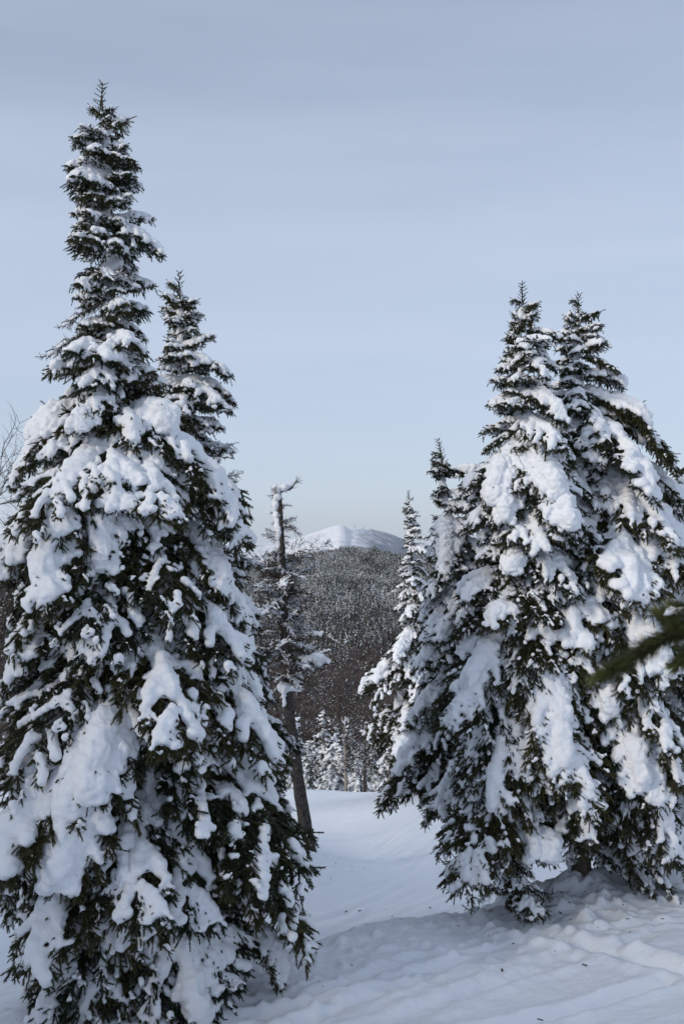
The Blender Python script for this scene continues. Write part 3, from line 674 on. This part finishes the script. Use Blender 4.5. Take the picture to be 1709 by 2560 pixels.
# ------------------------------------------------------------------ dead snag
def snag():
    d = 13.0
    line = [(772, 2125), (762, 2060), (745, 1950), (724, 1800), (714, 1680), (709, 1550), (706, 1420), (701, 1320), (697, 1250), (698, 1222)]
    W = np.array([P(x, y, d) for x, y in line]); W[:, 1] += np.linspace(0, .1, len(W))
    base = W[0].copy(); gz = ground_z(base[0], d); base[2] = min(base[2], gz); base[2] = gz - .06
    root = bpy.data.objects.new('dead_spruce', None); col.objects.link(root); root.location = tuple(base)
    tag(root, 'dead leaning spruce snag with bare branches and a broken top', 'dead tree')
    pts = W - base; pts[0, 2] = -.1
    rad = np.array([25, 16.5, 15, 13.5, 12, 10.5, 9, 7.5, 6, 4]) / F * d
    tr = obj('trunk', trunk_mesh(pts, rad, 16, M_deadwood, 5, .2), root)
    z = pts[:, 2]
    def ax(py):
        h = (HOR - py) / F * d - base[2]; return np.array([np.interp(h, z, pts[:, 0]), np.interp(h, z, pts[:, 1]), h])
    g = np.random.default_rng(91)
    # broken tip bending to the right
    q = np.array([P(x, y, d) - base for x, y in [(698, 1228), (712, 1226), (727, 1220), (735, 1208), (741, 1204)]]); q[:, 1] += .1
    mb = MB(); v, t = tube(q, [.022, .017, .013, .009, .004], 6); mb.add(v, t)
    for k in range(18):
        i = g.integers(1, 5); e = unit(g.normal(0, 1, 3) + np.array([.6, 0, .4])); v, t = tube(np.array([q[i], q[i] + e * .05, q[i] + e * .09 + np.array([0, 0, .02])]), [.004, .003, .0015], 3); mb.add(v, t)
    obj('broken_top', mb.mesh('broken_top_mesh', [M_deadwood]), root)
    C, Rd = [], []
    for py in np.arange(1222, 1420, 2.2):
        w = np.interp(py, [1222, 1240, 1330, 1420], [1.2, 1.2, .9, .5])
        if vnoise(np.array([[py * .05, 1.]]))[0] > -.35:
            a = g.normal(R(190), .35); r = g.uniform(.030, .055) * w; C.append(ax(py) + np.array([math.cos(a), math.sin(a), 0]) * (.045)); Rd.append(r)
    for k in range(14): C.append(ax(1222) + np.array([g.uniform(-.07, .13), g.uniform(-.05, .05), g.uniform(0, .05)])); Rd.append(g.uniform(.03, .055))
    obj('snow_crust', snow_mesh('snag_snow', C, Rd, .013, .006, 4), tr)
    C, Rd = [], []
    for k in range(46):
        u = g.random(); C.append(ax(1712 + 12 * u + g.normal(0, 6) * (1 - u)) + np.array([-.09 + .27 * u, -.09 + g.normal(0, .025), 0])); Rd.append(g.uniform(.03, .055) * (1.1 - .45 * u))
    for k in range(8): C.append(ax(1735 + 4 * k) + np.array([-.05 + g.normal(0, .01), -.08, 0])); Rd.append(.035 - .002 * k)
    obj('snow_clump', snow_mesh('snag_clump', C, Rd, .013, .008, 6), tr)
    # branches: (py, reach px, side)
    br = [(1300, 78, 1), (1318, 60, 1), (1305, 40, -1), (1350, 60, -1), (1395, 135, 1), (1400, 90, 1), (1380, 80, -1), (1420, 90, -1), (1250, 28, -1), (1262, 30, 1), (1340, 40, 1)]
    for py in np.arange(1410, 1715, 3.4): br.append((py + g.uniform(-4, 4), g.uniform(55, 118), g.choice([-1, 1])))
    for py in np.arange(1236, 1420, 7.): br.append((py, g.uniform(20, 52), g.choice([-1, 1])))
    for py, rp, s in br:
        az = g.normal(0, .75) if s > 0 else math.pi + g.normal(0, .75)
        var = DEAD[g.integers(4)] if g.random() < .75 else DEADB[g.integers(3)]
        place_bough(root, tuple(ax(py)), az, g.normal(.05, .30), g.normal(0, .6), float(rp * g.uniform(.55, 1.15) / F * d / var['reach']), var, 'dead_branch')
    # long branch carrying a fat pillow of snow
    q = np.array([P(x, y, d) - base for x, y in [(712, 1640), (740, 1648), (770, 1655), (800, 1660), (838, 1652), (862, 1645)]]); q[:, 1] += np.array([.08, 0, -.08, -.15, -.2, -.22])
    v, t = tube(q, [.024, .021, .018, .014, .009, .004], 6); bo = obj('dead_branch', mesh_arrays('pillow_branch_mesh', v, t, [M_deadwood]), root)
    C, Rd = [], []
    for k in range(60):
        u = g.uniform(0, 1); c = P(758 + 66 * u, 1652 - 13 * math.sin(u * 3.14) ** .7 * g.uniform(.0, 1), d) - base; c[1] += -.10 + g.normal(0, .05); C.append(c); Rd.append(.02 + .045 * math.sin(max(.1, u) * 3.0))
    obj('snow_load', snow_mesh('pillow_snow', C, Rd, .012, .005, 9), bo)
    q = np.array([P(x, y, d) - base for x, y in [(710, 1600), (740, 1590), (775, 1592), (800, 1590)]]); q[:, 1] += .05
    v, t = tube(q, [.013, .010, .007, .003], 5); bo = obj('dead_branch', mesh_arrays('low_branch_mesh', v, t, [M_deadwood]), root)
    C = [P(785 + g.uniform(-22, 22), 1588 - g.uniform(0, 8), d) - base + np.array([0, .05, 0]) for k in range(20)]
    obj('snow_load', snow_mesh('small_pillow_snow', C, [.028] * 20, .012, .004, 8), bo)
snag()

# wooden post
pp = P(700, 2057, 15.0); gz = ground_z(pp[0], 15.0)
v, t = tube(np.array([[0, 0, -.2], [0, 0, .3], [-.008, .004, .5], [-.015, 0, .80], [-.016, 0, .82]]), [.036, .034, .035, .032, .026], 14)
tag(obj('wooden_post', mesh_arrays('post_mesh', v, t, [M_post]), loc=(pp[0], 15.0, gz)), 'plain brown wooden post behind the spruce branches by the snag', 'post')

# ------------------------------------------------------------------ background trees at the brink of the slope
def join_crown(H, Rb, seed, snow):
    """whole crown of a small background conifer: foliage mesh and snow mesh"""
    g = np.random.default_rng(seed); mb = MB(); so, sd, sl = [], [], []; C, Rd = [], []
    h = H - .12
    while h > .25:
        fr = h / H; rr = Rb * (1 - fr) ** .8 + .06; nb = 6 if rr > .25 else 4; a0 = g.random() * 6
        for j in range(nb):
            az = a0 + j * 6.283 / nb + g.normal(0, .3); ln = rr * g.uniform(.75, 1.1); e1 = R(-35 if fr < .8 else 0)
            m = max(4, int(ln / .06)); u = np.linspace(0, 1, m)
            ca, sa = math.cos(az), math.sin(az)
            q = np.stack([u * ln * ca, u * ln * sa, h + g.normal(0, .05) - .55 * ln * u ** 1.6 * (1 if fr < .85 else -.4)], 1)
            dq = unit(np.gradient(q, axis=0)); lat = np.array([-sa, ca, 0])
            v, t = tube(q, np.linspace(.012, .004, m), 3, False); mb.add(v, t, 1)
            for k in range(m):
                w = (.32 * ln * (1 - u[k] * .7) + .05)
                for s in (1, -1):
                    e = unit(dq[k] * .7 + lat * s * .8 + np.array([0, 0, g.uniform(-.5, .1)])); so.append(q[k]); sd.append(e); sl.append(w * g.uniform(.6, 1.1))
                if g.random() < snow:
                    r = g.uniform(.04, .075) * (.6 + .4 * ln); C.append(q[k] + UP * r * .6); Rd.append(r)
                    for s in (1, -1):
                        if g.random() < snow: C.append(q[k] + (dq[k] * .5 + lat * s * .6) * w * .6 + UP * .01); Rd.append(r * .75)
            so.append(q[-1]); sd.append(dq[-1]); sl.append(.1)
        h -= .13
    needles(mb, np.array(so), np.array(sd), np.array(sl), 0, 26, .03, .012, g)
    for k in range(8): C.append(np.array([g.normal(0, .02), g.normal(0, .02), H - .05 - k * .04])); Rd.append(.03 + .004 * k)
    return mb.mesh('crown_mesh', [M_needle_far, M_twig], False), snow_mesh('crown_snow', C, Rd, .03, .012, seed, 1)
CROWNS = [(join_crown(3.6, .95, 5, .62), 3.6), (join_crown(4.4, .95, 6, .66), 4.4), (join_crown(2.4, .9, 8, .75), 2.4), (join_crown(3.8, .8, 9, .45), 3.8)]
TRUNKS = [trunk_mesh([(0, 0, -.4), (0, 0, H * .5), (0, 0, H - .1)], [.07, .045, .008], 8, M_bark, 3) for _, H in CROWNS]
def bg_conifer(px, top, d, k, label, s=1.0, rz=0.):
    x = (px - 854.5) / F * d; gz = ground_z(x, d); ztop = (HOR - top) / F * d; H = CROWNS[k][1]; sc = (ztop - gz) / H
    root = bpy.data.objects.new('spruce_tree', None); col.objects.link(root); root.location = (x, d, gz); root.rotation_euler = (0, 0, rz)
    tag(root, label, 'spruce tree', 'small spruces at the brink of the slope')
    obj('trunk', TRUNKS[k], root, sc=(s * .9 * min(sc, 1.4), s * .9 * min(sc, 1.4), sc))
    cr = obj('crown', CROWNS[k][0][0], root, sc=(s * min(sc, 1.5), s * min(sc, 1.5), sc)); obj('snow_load', CROWNS[k][0][1], cr)
bg_conifer(808, 1775, 36, 1, 'pointed snowy spruce just right of the dead snag behind the trail', 1.25, .3)
bg_conifer(872, 1800, 40, 3, 'dark spruce behind the trail above the pale birch trunk', 1., 1.)
bg_conifer(838, 1835, 31, 2, 'low bushy spruce smothered in snow beside the pale birch', 1.15, 2.)
bg_conifer(770, 1850, 31, 0, 'small spruce half hidden behind the snag trunk', 1.15, 2.6)
bg_conifer(925, 1830, 34, 0, 'dark little spruce in the middle of the brink', 1.15, 3.4)
bg_conifer(960, 1905, 29, 2, 'short round spruce under a heap of snow left of the slim spruce', 1.1, 4.)
bg_conifer(1000, 1880, 31, 2, 'wide low spruce in front of the slim spruce skirts', 1.1, 5.)
bg_conifer(740, 1790, 42, 1, 'narrow spruce seen just left of the leaning snag', 1., 5.4)
bg_conifer(895, 1880, 30, 2, 'tiny snow capped spruce between two birch trunks', .95, .9)
bg_conifer(820, 1925, 28.5, 2, 'rounded snow buried spruce at the foot of the brink', 1.3, 1.9)
bg_conifer(655, 1820, 38, 0, 'spruce glimpsed between the left spruces and the snag', 1., .4)
bg_conifer(600, 1760, 40, 1, 'spruce mostly hidden behind the left spruces', 1.1, .7)
bg_conifer(705, 1860, 33, 0, 'spruce behind the wooden post', 1.1, 1.7)
bg_conifer(730, 1900, 29, 2, 'low snow heaped spruce just behind the foot of the leaning snag', 1.1, 2.2)
bg_conifer(985, 1800, 44, 1, 'tall thin spruce behind the skirts of the slim spruce', 1., 3.1)
bg_conifer(940, 1770, 46, 0, 'pointed spruce far down behind the two birches', 1., 4.3)
bg_conifer(1100, 1780, 40, 1, 'spruce hidden behind the leaning spruce on the right', 1.1, 2.7)

# unseen wood added behind the camera to shade the bench and spruce feet
def unseen_shade_woods():
    g = np.random.default_rng(8); parts = []
    for k, (cx, cy) in enumerate([(-13.2, -4.4), (-12.2, -2.6), (-11.3, -1.2), (-10.2, -.1), (-14., -1.0), (-12.8, .4), (-11.2, -3.9), (-9.6, -3.4), (-9.0, -5.4), (-11.0, -6.), (-8.0, -6.8), (-13.4, 1.7), (-14.6, .7), (-13.6, 2.9)]):
        me, H = CROWNS[k % 2][0][0], CROWNS[k % 2][1]; n = len(me.vertices); co = np.empty(n * 3, np.float32); me.vertices.foreach_get('co', co); co = co.reshape(-1, 3)
        t = np.empty(len(me.polygons) * 3, np.int32); me.polygons.foreach_get('vertices', t)
        gz = ground_z(cx, cy); sz = (WOOD_TOP + (1.7 if cy - .78 * cx > 9.5 else 0) + g.normal(0, .35) - gz) / H; a = g.random() * 6.283
        v = np.stack([(co[:, 0] * math.cos(a) - co[:, 1] * math.sin(a)) * 1.9 + cx, (co[:, 0] * math.sin(a) + co[:, 1] * math.cos(a)) * 1.9 + cy, co[:, 2] * sz + gz], 1); parts.append((v, t.reshape(-1, 3)))
    mb = MB()
    for v, t in parts: mb.add(v, t)
    obj('unseen_spruce_wood', mb.mesh('unseen_spruce_wood', [M_needle_far], False), kind='stuff', label='unseen edge of a spruce wood, added behind the photographer for shade')
WOOD_TOP = 5.6
unseen_shade_woods()

def bare_tree(name, label, cat, px, py_top, d, seed, mat, r0, snow=.3, spread=.55, group=None, lean=0., depth=3):
    g = np.random.default_rng(seed); x = (px - 854.5) / F * d; gz = ground_z(x, d); H = (HOR - py_top) / F * d - gz
    root = bpy.data.objects.new(name, None); col.objects.link(root); root.location = (x, d, gz); tag(root, label, cat, group)
    tp = np.array([[0, 0, -.2], [lean * .1, 0, H * .2], [lean * .3, .02, H * .5], [lean * .7, -.03, H * .8], [lean, 0, H]]) + np.array([[0, 0, 0]] + [[g.normal(0, .02 * H / 3), g.normal(0, .02 * H / 3), 0] for _ in range(4)])
    obj('trunk', trunk_mesh(tp, [r0 * 1.2, r0, r0 * .75, r0 * .4, r0 * .12], 8, mat, seed), root)
    C, Rd = [], []
    nb = int(10 + 4 * H)
    for b in range(nb):
        h = H * g.uniform(.3, .98); o = np.array([np.interp(h, tp[:, 2], tp[:, k]) for k in (0, 1)] + [h]); a = g.random() * 6.283
        mb = MB()
        def grow(o, dr, ln, r, dep):
            m = 6; q = [o]; dd = dr
            for k in range(m - 1): dd = unit(dd + g.normal(0, .18, 3) + UP * .05); q.append(q[-1] + dd * ln / (m - 1))
            q = np.array(q); v, t = tube(q, np.linspace(r, r * .35, m), 4 if dep == 0 else 3, False); mb.add(v, t)
            if dep < 2 and g.random() < snow * 1.5:
                for k in range(m): C.append(q[k] + UP * (r + .006)); Rd.append(g.uniform(.012, .022))
            if dep < depth - 1:
                for k in range(1, m):
                    for _ in range(2):
                        if g.random() < .75: grow(q[k], unit(dd + g.normal(0, .65, 3)), ln * g.uniform(.3, .55), r * .6, dep + 1)
        grow(o, unit(np.array([math.cos(a), math.sin(a), g.uniform(.2, 1.1)])), (H - h * .75) * spread * g.uniform(.6, 1.1), r0 * .35 * (1.2 - h / H), 0)
        obj('branch', mb.mesh('branch_mesh', [mat if mat is M_twig else M_twig]), root)
    if C: obj('snow_load', snow_mesh('twig_snow', C, Rd, .014, .003, seed, 1), root)
bare_tree('birch_tree', 'pale slender birch trunk left of centre on the brink', 'birch tree', 862, 1800, 27.5, 3, M_birch, .05, .3)
bare_tree('birch_tree', 'thin birch standing just left of the slim spruce', 'birch tree', 972, 1830, 27.5, 4, M_birch, .045, .25)
bare_tree('birch_tree', 'dark crooked birch between the two pale ones', 'birch tree', 912, 1840, 28, 5, M_twig, .045, .35)
bare_tree('bare_tree', 'tall leafless tree with snow lined limbs below the brown wood', 'bare tree', 850, 1590, 32, 6, M_twig, .07, .7, .5)
bare_tree('bare_tree', 'leafless tree with fine dark twigs at the left edge', 'bare tree', -15, 1170, 13, 7, M_twig, .075, .12, .55)
bare_tree('bare_tree', 'leafless tree whose twigs cross the pale ridge at the left', 'bare tree', 40, 1290, 16, 8, M_twig, .06, .15, .6)

# ------------------------------------------------------------------ far forest (stuff, instanced on points)
lib = bpy.data.collections.new('forest_kinds')
lib2 = bpy.data.collections.new('bare_kinds')
m_fs = snow_mat('far_snow', (.66, .67, .70), 2, .02)
m_ft = bpy.data.materials.new('x'); bpy.data.materials.remove(m_ft)
m_fd = needle_mat('far_needles', (.030, .036, .030), (.055, .058, .045))
m_fb, nt, b = new_mat('bare_wood'); b.inputs['Base Color'].default_value = (.095, .062, .054, 1); b.inputs['Roughness'].default_value = .9
def far_conifer(seed, white):
    g = np.random.default_rng(seed); mb = MB(); n = 9
    for k in range(n):
        z0 = .06 + .88 * k / n; r = .19 * (1 - z0) ** .85 + .02; zz = .16 + .05 * g.random(); s = 7
        an = np.arange(s) * 6.283 / s + g.random() * 6; rr = r * g.uniform(.55, 1.25, s)
        v = [[0, 0, min(1, z0 + zz)]] + [[rr[i] * math.cos(an[i]), rr[i] * math.sin(an[i]), z0 + g.normal(0, .015)] for i in range(s)]
        for i in range(s):
            j = (i + 1) % s
            mb.add([v[0], v[1 + i], v[1 + j]], [[0, 1, 2]], 1 if g.random() < white else 0)
    v, t = tube(np.array([[0, 0, -.05], [0, 0, .15]]), [.02, .015], 4); mb.add(v, t, 2)
    return mb.mesh('far_conifer', [m_fd, m_fs, M_twig], False)
for i, w in enumerate([.62, .5, .36, .30, .2, .1]):
    o = bpy.data.objects.new('far_conifer_%02d' % i, far_conifer(100 + i, w)); lib.objects.link(o)
def far_bare(seed):
    g = np.random.default_rng(seed); mb = MB(); v, t = tube(np.array([[0, 0, -.05], [0, 0, .6]]), [.015, .008], 4); mb.add(v, t, 0)
    for k in range(70):
        z = g.uniform(.25, .65); a = g.random() * 6.283; e = unit(np.array([math.cos(a) * .6, math.sin(a) * .6, g.uniform(.5, 1.2)])); l = g.uniform(.2, .45)
        p0 = np.array([0, 0, z]) + e * l * .3; p1 = p0 + e * l; sd = unit(np.cross(e, g.normal(0, 1, 3))) * .010
        mb.add([p0 - sd, p0 + sd, p1], [[0, 1, 2]], 0 if g.random() < .93 else 1)
    return mb.mesh('far_bare', [m_fb, m_fs], False)
for i in range(3):
    o = bpy.data.objects.new('far_bare_%02d' % i, far_bare(200 + i)); lib2.objects.link(o)

def scatter(name, label, pts, scl, idx, library):
    me = bpy.data.meshes.new(name); me.vertices.add(len(pts)); me.vertices.foreach_set('co', pts.astype(np.float32).ravel())
    a = me.attributes.new('scl', 'FLOAT', 'POINT'); a.data.foreach_set('value', scl.astype(np.float32))
    a = me.attributes.new('idx', 'INT', 'POINT'); a.data.foreach_set('value', idx.astype(np.int32))
    a = me.attributes.new('rot', 'FLOAT', 'POINT'); a.data.foreach_set('value', (rng.random(len(pts)) * 6.283).astype(np.float32))
    o = obj(name, me, kind='stuff', label=label)
    ng = bpy.data.node_groups.new(name, 'GeometryNodeTree')
    ng.interface.new_socket(name='Geometry', in_out='INPUT', socket_type='NodeSocketGeometry')
    ng.interface.new_socket(name='Geometry', in_out='OUTPUT', socket_type='NodeSocketGeometry')
    N = ng.nodes; gi = N.new('NodeGroupInput'); go = N.new('NodeGroupOutput'); ip = N.new('GeometryNodeInstanceOnPoints'); ci = N.new('GeometryNodeCollectionInfo')
    ci.inputs[0].default_value = library; ci.inputs['Separate Children'].default_value = True; ci.inputs['Reset Children'].default_value = True
    def attr(nm, ty):
        q = N.new('GeometryNodeInputNamedAttribute'); q.data_type = ty; q.inputs[0].default_value = nm; return q
    s_, i_, r_ = attr('scl', 'FLOAT'), attr('idx', 'INT'), attr('rot', 'FLOAT')
    cx = N.new('ShaderNodeCombineXYZ'); L = ng.links.new
    L(gi.outputs[0], ip.inputs['Points']); L(ci.outputs[0], ip.inputs['Instance']); ip.inputs['Pick Instance'].default_value = True
    L(i_.outputs[0], ip.inputs['Instance Index']); L(r_.outputs[0], cx.inputs[2]); L(cx.outputs[0], ip.inputs['Rotation']); L(s_.outputs[0], ip.inputs['Scale'])
    L(ip.outputs[0], go.inputs[0])
    md = o.modifiers.new('scatter', 'NODES'); md.node_group = ng
    return o
def forest_points(n, d0, d1, pxr, g):
    d = np.sqrt(g.uniform(d0 ** 2, d1 ** 2, n)); px = g.uniform(pxr[0], pxr[1], n); x = (px - 854.5) / F * d
    return x, d, px
g = np.random.default_rng(5)
parts = [forest_points(30000, 880, 2660, (540, 1110), g), forest_points(9000, 1200, 2660, (-60, 160), g), forest_points(14000, 880, 2660, (-400, 2100), g)]
x, d, px = [np.concatenate(c) for c in zip(*parts)]
z = hill_z(x, d)
py = HOR - z / d * F
brown = sstep(py + 110 * fbm(np.stack([x / 90., d / 160.], 1) + 4, 3), 1610, 1700) * .78 + .12 * (py > 1520)
isb = g.random(len(x)) < brown
keep = ~isb
# frostier trees along the upper ridge and a bright belt across the middle
belt = np.exp(-((py - 1500 + 40 * np.sin(px / 60)) / 45) ** 2) * (.5 + .6 * vnoise(np.stack([x / 60., d / 90.], 1)))
fr = .42 + .35 * belt - .5 * sstep(py, 1540, 1660) + .34 * vnoise(np.stack([x / 28., d / 60.], 1)) + .2 * vnoise(np.stack([x / 90., d / 150.], 1)) + g.normal(0, .2, len(x))
idx = np.clip(((1 - fr) * 6).astype(int), 0, 5)
pts = np.stack([x, d, z], 1)
scatter('conifer_forest', 'frosted conifer forest covering the far hillside', pts[keep], np.clip(g.normal(12, 3.6, keep.sum()), 4, 22), idx[keep], lib)
scatter('bare_woodland', 'brown leafless woodland filling the valley below the conifers', pts[isb], np.clip(g.normal(11, 2., isb.sum()), 6, 16), g.integers(0, 3, isb.sum()), lib2)

# masts on the summit
m_mast, nt, b = new_mat('mast_steel'); b.inputs['Base Color'].default_value = (.18, .19, .2, 1); b.inputs['Metallic'].default_value = .6; b.inputs['Roughness'].default_value = .5
def mast(px, hh, label):
    md = MD + 13 * max(0, px - 866); x = (px - 854.5) / F * md; z = float(mtn_z(np.array([x]), np.array([md]))[0]); mb = MB()
    for a in range(3):
        an = a * 2.094; q = np.array([[6 * math.cos(an), 6 * math.sin(an), -8], [1.4 * math.cos(an), 1.4 * math.sin(an), hh * .9]]); v, t = tube(q, [.9, .6], 4); mb.add(v, t)
    v, t = tube(np.array([[0, 0, hh * .5], [0, 0, hh]]), [.7, .5], 4); mb.add(v, t)
    for f in (.2, .4, .6, .8):
        r = 6 + (1.4 - 6) * f
        an = np.arange(4) * 2.094; q = np.stack([r * np.cos(an), r * np.sin(an), np.full(4, f * hh)], 1); v, t = tube(q, .4, 3); mb.add(v, t)
    tag(obj('radio_mast', mb.mesh('mast_mesh', [m_mast]), loc=(x, md, z)), label, 'mast')
mast(886, 50, 'taller thin radio mast left on the mountain shoulder')
mast(908, 38, 'shorter radio mast right on the mountain shoulder')

# ------------------------------------------------------------------ blurred bough close to the lens
def near_bough():
    d = 1.25; g = np.random.default_rng(77)
    q = np.array([P(1840, 1490, d), P(1760, 1545, d), P(1709, 1572, d), P(1640, 1605, d - .01), P(1570, 1650, d - .02), P(1500, 1690, d - .02)]); base = q[0].copy(); q = q - base
    mb = MB(); v, t = tube(q, np.linspace(.005, .0025, len(q)), 6); mb.add(v, t, 1)
    so, sd, sl = [], [], []
    for k in range(len(q) - 1):
        e = q[k + 1] - q[k]; so.append(q[k]); sd.append(e); sl.append(np.linalg.norm(e) * 1.05)
    for (a, bb) in [((1709, 1572), (1655, 1535)), ((1760, 1545), (1690, 1520)), ((1770, 1600), (1690, 1660)), ((1760, 1545), (1720, 1640))]:
        p0, p1 = P(*a, d) - base, P(*bb, d + g.uniform(-.03, .03)) - base; so.append(p0); sd.append(p1 - p0); sl.append(np.linalg.norm(p1 - p0))
        v, t = tube(np.array([p0, p1]), [.003, .002], 5); mb.add(v, t, 1)
    needles(mb, np.array(so), np.array(sd), np.array(sl), 0, 800, .021, .0022, g)
    m = needle_mat('near_needles', (.06, .085, .03), (.13, .14, .05))
    root = obj('spruce_bough', mb.mesh('near_bough_mesh', [m, M_twig], False), loc=tuple(base))
    tag(root, 'dark green blurred bough poking in from the right edge', 'bough')
    C = [P(1690 + g.uniform(-25, 40), 1530 + g.uniform(-8, 4), d) - base for _ in range(12)]
    obj('snow_load', snow_mesh('near_bough_snow', C, [.006] * 12, .004, .0015, 3), root)
near_bough()

# ------------------------------------------------------------------ twigs and litter on the snow
def twig_obj(px, py, d, pts, label, name='fallen_twig', r=.004, cat='twig'):
    x = (px - 854.5) / F * d; gz = ground_z(x, d)
    mb = MB()
    for q in pts: q = np.array(q, float); v, t = tube(q, np.linspace(r, r * .4, len(q)), 4); mb.add(v, t)
    tag(obj(name, mb.mesh(name + '_mesh', [M_twig]), loc=(x, d, gz + .01)), label, cat)
twig_obj(1175, 2300, 8.4, [[(-.07, 0, .07), (-.03, 0, .04), (.02, 0, .02), (.07, -.01, -.01)], [(-.03, 0, .04), (-.05, .02, .015)]], 'thin bent twig sticking out of the lip of snow', r=.005)
twig_obj(1335, 2270, 8.35, [[(0, 0, -.03), (-.02, 0, .08), (-.07, .02, .2)], [(0, 0, -.02), (.07, 0, .08), (.15, .01, .15), (.22, 0, .18)], [(.07, 0, .08), (.09, .02, .16)], [(.15, .01, .15), (.16, .03, .2)], [(-.02, 0, .08), (-.10, 0, .13)], [(.02, 0, 0), (.10, .02, .04), (.2, .03, .05)]], 'small bare sapling growing beside the foot of the right spruces', 'sapling', .006, 'sapling')
twig_obj(565, 2495, 6.9, [[(-.06, 0, .03), (0, 0, .02), (.05, 0, .03), (.08, 0, .06)], [(.05, 0, .03), (.09, -.01, .03)]], 'dark twig lying at the foot of the tallest spruce', r=.006)
for k, (px, py, dd, lb) in enumerate([(608, 2508, 6.6, 'dark bark chip on the snow right of the tallest spruce'), (1462, 2400, 7.2, 'flat dark needle clump on the right of the snow bench'), (1400, 2312, 8.3, 'small dark crumb below the right spruces'), (1062, 2388, 7.6, 'dark crumb in the middle of the lip'),
        (1075, 2298, 11., 'brown scrap on the blue slope beyond the lip'), (865, 2302, 10.6, 'left one of the dark specks on the slope beyond the lip'), (897, 2300, 10.7, 'right one of the dark specks on the slope beyond the lip'), (790, 2385, 7.6, 'dark scrap beside the low right branch of the tallest spruce'), (1255, 2414, 7.1, 'tiny dark crumb in front of the right spruces')]):
    g2 = np.random.default_rng(300 + k); iv, it = ico(); x = (px - 854.5) / F * dd; gz = ground_z(x, dd)
    v = iv * np.array([.018, .010, .006]) * (1 + .4 * g2.normal(0, .5, (len(iv), 1)))
    v2 = iv * np.array([.010, .007, .005]) * (1 + .4 * g2.normal(0, .5, (len(iv), 1))) + np.array([.016, .004, .002])
    mb = MB(); mb.add(v, it); mb.add(v2, it)
    tag(obj('bark_chip', mb.mesh('chip_mesh', [M_twig], False), loc=(x, dd, gz + .018), rot=(0, 0, g2.random() * 3)), lb, 'bark chip')

# needles and scraps of bark strewn on the snow near the trees
g = np.random.default_rng(404); mb = MB()
for bx, bd, n, sp in [(-1.2, 6.6, 60, .7), (1.6, 8.5, 40, .7), (2.6, 8.6, 30, .7), (.6, 7.6, 9, .8), (.3, 11., 6, 1.2), (-.4, 13., 16, .5)]:
    for _ in range(n):
        x0, d0 = bx + g.normal(0, sp), bd + g.normal(0, sp * .7); a = g.random() * 6.283; l = g.uniform(.006, .016) * (1.6 if g.random() < .1 else 1)
        e = np.array([math.cos(a) * l, math.sin(a) * l, 0]); w = np.array([-math.sin(a), math.cos(a), 0]) * g.uniform(.002, .005)
        c = np.array([x0, d0, ground_z(x0, d0) + .035])
        mb.add([c - e - w, c + e - w, c + e + w + [0, 0, .004], c - e + w + [0, 0, .004]], [[0, 1, 2], [0, 2, 3]])
obj('needle_litter', mb.mesh('needle_litter', [M_twig], False), kind='stuff', label='fine needles and bark crumbs strewn on the snow')

# thin winter haze between here and the far ridges
import bmesh
bm = bmesh.new(); bmesh.ops.create_cube(bm, size=1)
me = bpy.data.meshes.new('haze'); bm.to_mesh(me); bm.free()
m_hz = bpy.data.materials.new('haze'); m_hz.use_nodes = True; nt = m_hz.node_tree; nt.nodes.clear()
out = nt.nodes.new('ShaderNodeOutputMaterial'); pv = nt.nodes.new('ShaderNodeVolumePrincipled')
pv.inputs['Density'].default_value = HAZE; pv.inputs['Color'].default_value = (.86, .92, 1., 1); pv.inputs['Anisotropy'].default_value = .2
nt.links.new(pv.outputs[0], out.inputs['Volume']); me.materials.append(m_hz)
obj('haze', me, loc=(0, 6600, -60), sc=(19000, 14400, 760), kind='stuff', label='thin pale winter haze over the valley')
